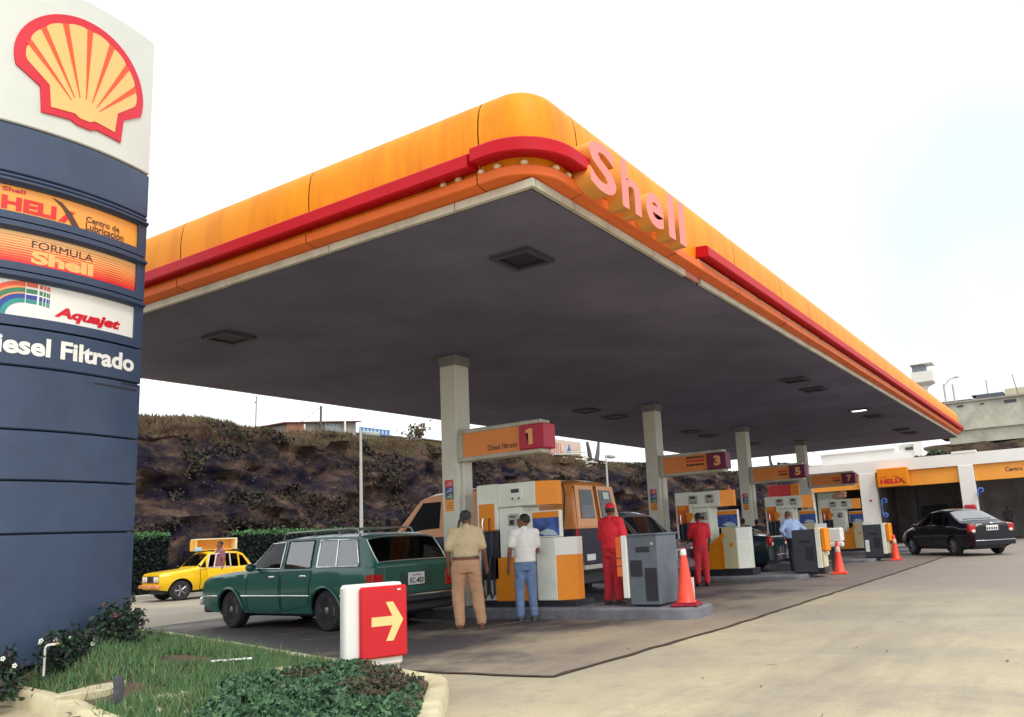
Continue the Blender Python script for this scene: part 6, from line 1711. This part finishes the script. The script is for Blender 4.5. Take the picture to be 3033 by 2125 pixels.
# ------------------------------------------------------------------ things on the embankment
def zh(x, y): 
    d = y-29.8
    return lin([(p[0], p[1]) for p in PROF], d)
def house(name, label, x0, x1, y0, y1, z0, z1l, z1r, wall, roof, wins, over=.25, group=None):
    t = thing(name, label, 'house', ((x0+x1)/2, (y0+y1)/2, z0), group=group)
    f = MB(); f.add([(x0,y0,z0),(x1,y0,z0),(x1,y1,z0),(x0,y1,z0),(x0,y0,z1l),(x1,y0,z1r),(x1,y1,z1r),(x0,y1,z1l)], [(0,1,2,3),(4,5,6,7),(0,1,5,4),(1,2,6,5),(2,3,7,6),(3,0,4,7)]); obj('wall', f, wall, t, True)
    f = MB(); a, b = x0-over, x1+over; s = (z1r-z1l)/(x1-x0); za, zb_ = z1l-s*over+.01, z1r+s*over+.01
    f.add([(a,y0-over,za),(b,y0-over,zb_),(b,y1+over,zb_),(a,y1+over,za),(a,y0-over,za+.07),(b,y0-over,zb_+.07),(b,y1+over,zb_+.07),(a,y1+over,za+.07)], [(0,1,2,3),(4,5,6,7),(0,1,5,4),(1,2,6,5),(2,3,7,6),(3,0,4,7)]); obj('roof', f, roof, t, True)
    for wx0, wx1, wz0, wz1, m in wins:
        f = MB(); f.box(wx0, wx1, y0-.05, y0+.02, wz0, wz1); w = obj('window', f, m, t, True)
        if wx1-wx0 > .5:
            f = MB(); n = 5
            for k in range(n+1): xx = wx0+(wx1-wx0)*k/n; f.box(xx-.015, xx+.015, y0-.07, y0-.045, wz0, wz1)
            f.box(wx0, wx1, y0-.08, y0-.07, (wz0+wz1)/2-.02, (wz0+wz1)/2+.02); obj('window_bars', f, LPM, w, True)
    return t
BLOCK = mat('cinder block', (0.3, 0.29, 0.26), .9, .2, 2, dirt=(0.2,0.15,0.12), dirt_amt=.6, dscale=1); RUST = mat('rusty roof', (0.16, 0.06, 0.04), .85, .3, 2); WGL = mat('window grey', (0.25,0.3,0.33), .3); TIN = mat('tin roof', (0.16,0.19,0.2), .6, .2, 2)
house('hill_house', 'long cinder block house with rusty roof on top of the embankment', 30.1, 35.4, 37.6, 41, 7.6, 8.42, 8.98, BLOCK, RUST, [(32.9,34.0,8.25,8.72,WGL),(31.0,31.6,8.1,8.25,PLI)])
f = MB(); f.box(30.1, 31.25, 37.45, 37.58, 7.7, 8.5); tag(obj('fence_panel', f, mat('panel brick', (0.3,0.14,0.09), .9, .2, 5)), 'reddish brick panel at the left end of the block house', 'fence panel')
house('hill_house', 'low house with blue sign on its dark flat roof on the embankment', 35.7, 39.6, 38.2, 42, 7.4, 8.35, 8.4, mat('wall mint', (0.32,0.36,0.33), .9, .1, 2), TIN, [(36.2,38.2,8.1,8.25,WHITE)])
sg_ = thing('roof_board', 'blue and white board standing on the low house roof', 'sign', (37.7, 38.4, 8.5))
GB('board', [(36.4, 39.1, 38.3, 38.4, 8.52, 8.86)], mat('board pale blue', (0.45,0.6,0.75), .5), sg_); GB('rail', [(36.4,39.1,38.27,38.298,8.83,8.86),(36.4,39.1,38.27,38.298,8.52,8.55)]+[(36.5+.33*k,36.62+.33*k,38.27,38.298,8.58,8.8) for k in range(8)], mat('board blue', (0.06,0.16,0.45), .5), sg_)
house('hill_house', 'rust coloured shack on the embankment left of the first column', 39.9, 41.8, 38.4, 41, 7.4, 8.28, 8.22, mat('wall rust', (0.25,0.1,0.07), .9, .2, 3), RUST, [])
house('hill_house', 'dark shack with a yellow wall on the embankment beside the first column', 41.9, 44.6, 38.0, 41, 7.4, 8.4, 8.35, mat('wall ochre', (0.4,0.27,0.1), .9, .25, 2), TIN, [(43.0,44.2,7.7,8.1,PLI)])
POL = mat('pole dark', (0.09,0.085,0.09), .8)
def pole(label, pts, r=.06, m=POL, name='utility_pole', extra=None):
    f = MB(); 
    for p in pts: f.tube(p, r, 7)
    return tag(obj(name, f, m, smooth=50), label, 'pole')
pole('slim pole standing alone on the left of the embankment crest', [[(28.1,37.5,7.5),(28.1,37.5,9.75)],[(28.0,37.5,9.4),(28.1,37.5,9.4)]], .03)
pole('dark pole with a slanting stay wire before the block house', [[(32.35,37.3,7.4),(32.4,37.3,9.64)]], .07)
f = MB(); f.tube([(30.7,37.35,8.35),(32.4,37.3,9.6)], .018, 5); tag(obj('stay_wire', f, POL), 'slanting wire from the dark pole to the block house', 'wire')
pole('short white post in front of the right half of the block house', [[(34.15,37.2,7.4),(34.15,37.2,8.93)]], .06, WHITE, 'white_post')
pole('short white post at the left end of the block house', [[(31.2,37.3,7.5),(31.2,37.3,8.45)]], .05, WHITE, 'white_post')
def hill_z(x, y):
    d = (HILLV[:, 0]-x)**2+(HILLV[:, 1]-y)**2
    return float(HILLV[int(np.argmin(d)), 2])
mur = thing('painted_wall', 'painted wall with striped and blue figures on the embankment crest', 'wall', (59.5, 38, 7.6))
GB('wall', [(56.3, 62.3, 37.6, 37.9, 6.0, 9.6)], mat('mural pale', (0.62,0.5,0.42), .8, .12, 2), mur)
for k in range(9):
    GB('stripe', [(56.4+.3*k, 56.52+.3*k, 37.585, 37.6, 7.5, 9.3)], mat('mural pink', (0.5,0.14,0.12), .8, .2, 3), mur)
fm_ = plane_fn((56.3, 37.6, 0), (1,0,0), (0,0,1))
obj('figure', curved_plate([(3.4,8.0),(3.5,8.6),(3.8,8.9),(3.95,9.3),(4.2,8.9),(4.3,8.4),(4.0,7.9)], fm_, .0, .015, 9), mat('mural blue', (0.07,0.12,0.35), .8), mur, True)
obj('figure', curved_plate([(2.4,7.7),(2.5,8.4),(2.8,8.6),(3.1,8.3),(3.1,7.7)], fm_, .0, .014, 9), mat('mural ochre', (0.45,0.2,0.08), .8), mur, True)
obj('figure', curved_plate([(4.5,7.6),(4.6,8.1),(5.3,8.0),(5.6,7.6)], fm_, .0, .014, 9), PLI, mur, True)
PLK = mat('plank grey', (0.5,0.49,0.42), .8, .15, 6)
for i in range(9):
    x = 54.0+rng.random()*4.6; y = 34.0+rng.random()*.6; z = hill_z(x, y)+.05+.07*i*rng.random()
    f = MB(); L_ = .9+1.2*rng.random(); f.box(-L_, L_, -.1, .1, -.05, .05)
    o = obj('plank', f, PLK); o.location = (x, y, z); o.rotation_euler = (rng.normal()*.2, R(-8)+rng.normal()*.12, rng.normal()*.2)
    tag(o, 'grey plank in the rubbish heap on the embankment crest', 'plank', 'planks dumped on the embankment')
for i, (x, l, r_) in enumerate(((62.0, 2.0, -12), (62.9, 2.2, 20))):
    f = MB(); f.tube([(0,0,0),(.1,0,1.0),(0,0,l)], [.22,.2,.12], 8)
    o = obj('leaning_log', f, POL, smooth=50); o.location = (x, 36.5, hill_z(x, 36.5)-.1); o.rotation_euler = (0, R(r_), 0); tag(o, ('log leaning left beside the painted wall', 'log leaning right beyond the painted wall')[i], 'log')
# white rock scars on the right of the cut
ROCKW = mat('pale rock', (0.3,0.28,0.25), .9, .25, 4)
G_ = HILLV.reshape(len(us), nP, 3)
for i in range(12):
    ui = int(np.argmin(abs(np.array(us)-rng.uniform(-36, 10)))); pj_ = rng.integers(4, 16)
    p = G_[ui, pj_]; r_ = .06+.2*rng.random()
    r_ *= .7; f = MB(); f.ell((0,0,0), (r_*1.6, r_*.7, r_*.7), 8, 6)
    f.v = [tuple(c*(1+.55*noise.noise(Vector((x*6/r_*.2+i, y*6/r_*.2, z*6/r_*.2)))) for c in (x, y, z)) for x, y, z in f.v]
    o = obj('rock', f, ROCKW, smooth=30); o.location = (p[0], p[1]-.05, p[2]); o.rotation_euler = (rng.normal()*.4, rng.normal()*.6, rng.normal()*.4)
    tag(o, 'small pale rock sticking out of the dark embankment face', 'rock', 'pale rocks in the embankment')

# bare trees behind the canopy
def bare_tree(label, x, y, z, h, seed):
    r2 = random.Random(seed); t = thing('bare_tree', label, 'tree', (x, y, z)); f = MB(); g = MB(); tips = []
    def br(p, d, l, r, lev, mb_):
        q = p; P_ = [p]
        for k in range(4):
            d = (d+Vector((r2.gauss(0,.16), r2.gauss(0,.16), r2.gauss(.03,.1)))).normalized(); q = q+d*l/4; P_.append(q)
        mb_.tube(P_, [r, r*.9, r*.78, r*.66, r*.5], 6 if lev < 2 else 4)
        if lev < 4:
            for k in range(3 if lev else 4):
                a = r2.random()*6.28; dd = (d+0.75*Vector((math.cos(a), math.sin(a), .15))).normalized(); br(P_[2+k % 3], dd, l*.66, r*.5, lev+1, g)
        else: tips.append(q)
    br(Vector((0,0,0)), Vector((0,0,1)), h*.42, .16, 0, f)
    obj('trunk', f, BARK, t, smooth=50); obj('branches', g, BARK, t, smooth=50)
    P_ = [tuple(q+Vector((r2.gauss(0,.25), r2.gauss(0,.25), r2.gauss(0,.2)))) for q in tips for _ in range(3)]
    leaves(P_, .14, 'dry grass', 'foliage').parent = t
bare_tree('sparse tree with twisted bare branches behind the third column', 76, 24.6, 6.9, 3.6, 3)
bare_tree('sparse thin tree behind the fourth column, above the white parapet', 76, 21.4, 6.9, 3.4, 8)
bare_tree('small bare tree on the embankment left of the first column', 43.2, 39.5, 7.6, 2.3, 5)

# ------------------------------------------------------------------ old building and skyline at the right
old = thing('old_building', 'weathered concrete building on the rock above the garage', 'building', (78, 2, 8.2))
OLDC = mat('weathered concrete', (0.48,0.47,0.38), .9, .2, .5, dirt=(0.13,0.12,0.1), dirt_amt=.75, dscale=.35, world=True)
GB('wall', [(75, 83, -14, 8.6, 7.2, 10.65)], OLDC, old); GB('ledge', [(74.75, 75.0, -14, 8.7, 8.3, 8.42)], mat('ledge pale', (.42,.4,.36), .9, .2, 2), old); GB('cornice', [(74.8, 83, -14, 8.65, 10.652, 10.8)], BLOCK, old)
GB('parapet', [(76, 83, -14, 4.0, 10.8, 11.5)], mat('parapet ochre', (0.5,0.46,0.33), .9, .15, 1), old); GB('hut', [(76, 80, 4.1, 6.2, 10.8, 11.3)], mat('hut dark', (.1,.11,.13), .9, .2, 1), old)
for y0, y1, z0, z1 in ((7.2,7.7,10.3,10.45),(5.6,5.9,10.3,10.42),(3.2,4.1,10.2,10.45),(.2,1.2,10.2,10.45)):
    GB('vent', [(74.96, 75.02, y0, y1, z0, z1)], PLI, old)
GB('sheet', [(76.5, 78.5, 5.3, 6.6, 11.3, 11.37)], RUST, old)
house('hill_house', 'brick red shack on the skyline beside the weathered building', 78, 81, 7.0, 9.6, 8, 11.2, 11.5, mat('brick shack', (.3,.08,.06), .9, .2, 3), RUST, [])
wt = thing('lookout_tower', 'white boxy lookout tower on a narrow stem behind the canopy edge', 'tower', (75.5, 10.1, 8))
f = MB(); f.loft([[(sx*a, sy*a, z) for sx, sy in ((-1,-1),(1,-1),(1,1),(-1,1))] for a, z in ((.25,0),(.22,4.2),(.3,4.5),(.82,4.8),(.86,4.85),(.86,5.75),(.82,5.76))]); obj('bowl', f, mat('tower white', (.72,.7,.64), .7, .06, 1), wt)
f = MB(); f.box(-.6,.6,-.3,.75,5.76,6.4); obj('cabin', f, mat('cabin dark', (.2,.22,.26), .6), wt); f = MB(); f.box(-.9,.9,-.95,.9,6.4,6.48); obj('roof', f, mat('tower white', (.7,.7,.7)), wt)
for y, zt, lb in ((8.55, 12.5, 'street lamp pole with a curved arm on the right skyline'), (7.85, 12.4, 'plain concrete utility pole on the right skyline'), (5.25, 12.4, 'thin aerial pole above the weathered building'), (3.0, 12.6, 'thin slanting aerial mast at the far right')):
    f = MB(); dx = -.25 if y == 3.0 else 0; f.tube([(75.5,y,8.0 if y > 7 else 10.7),(75.5,y-dx,zt)], .07 if y > 7 else .03, 6)
    if y == 8.55: f.tube([(75.5,y,zt-.2),(75.5,y-.5,zt+.35),(75.5,y-.9,zt+.45)], .04, 6); f.box(75.4,75.6,y-1.25,y-.88,zt+.4,zt+.52)
    tag(obj('skyline_pole', f, POL if y < 6 else mat('pole pale', (.4,.4,.38), .8), smooth=50), lb, 'pole')
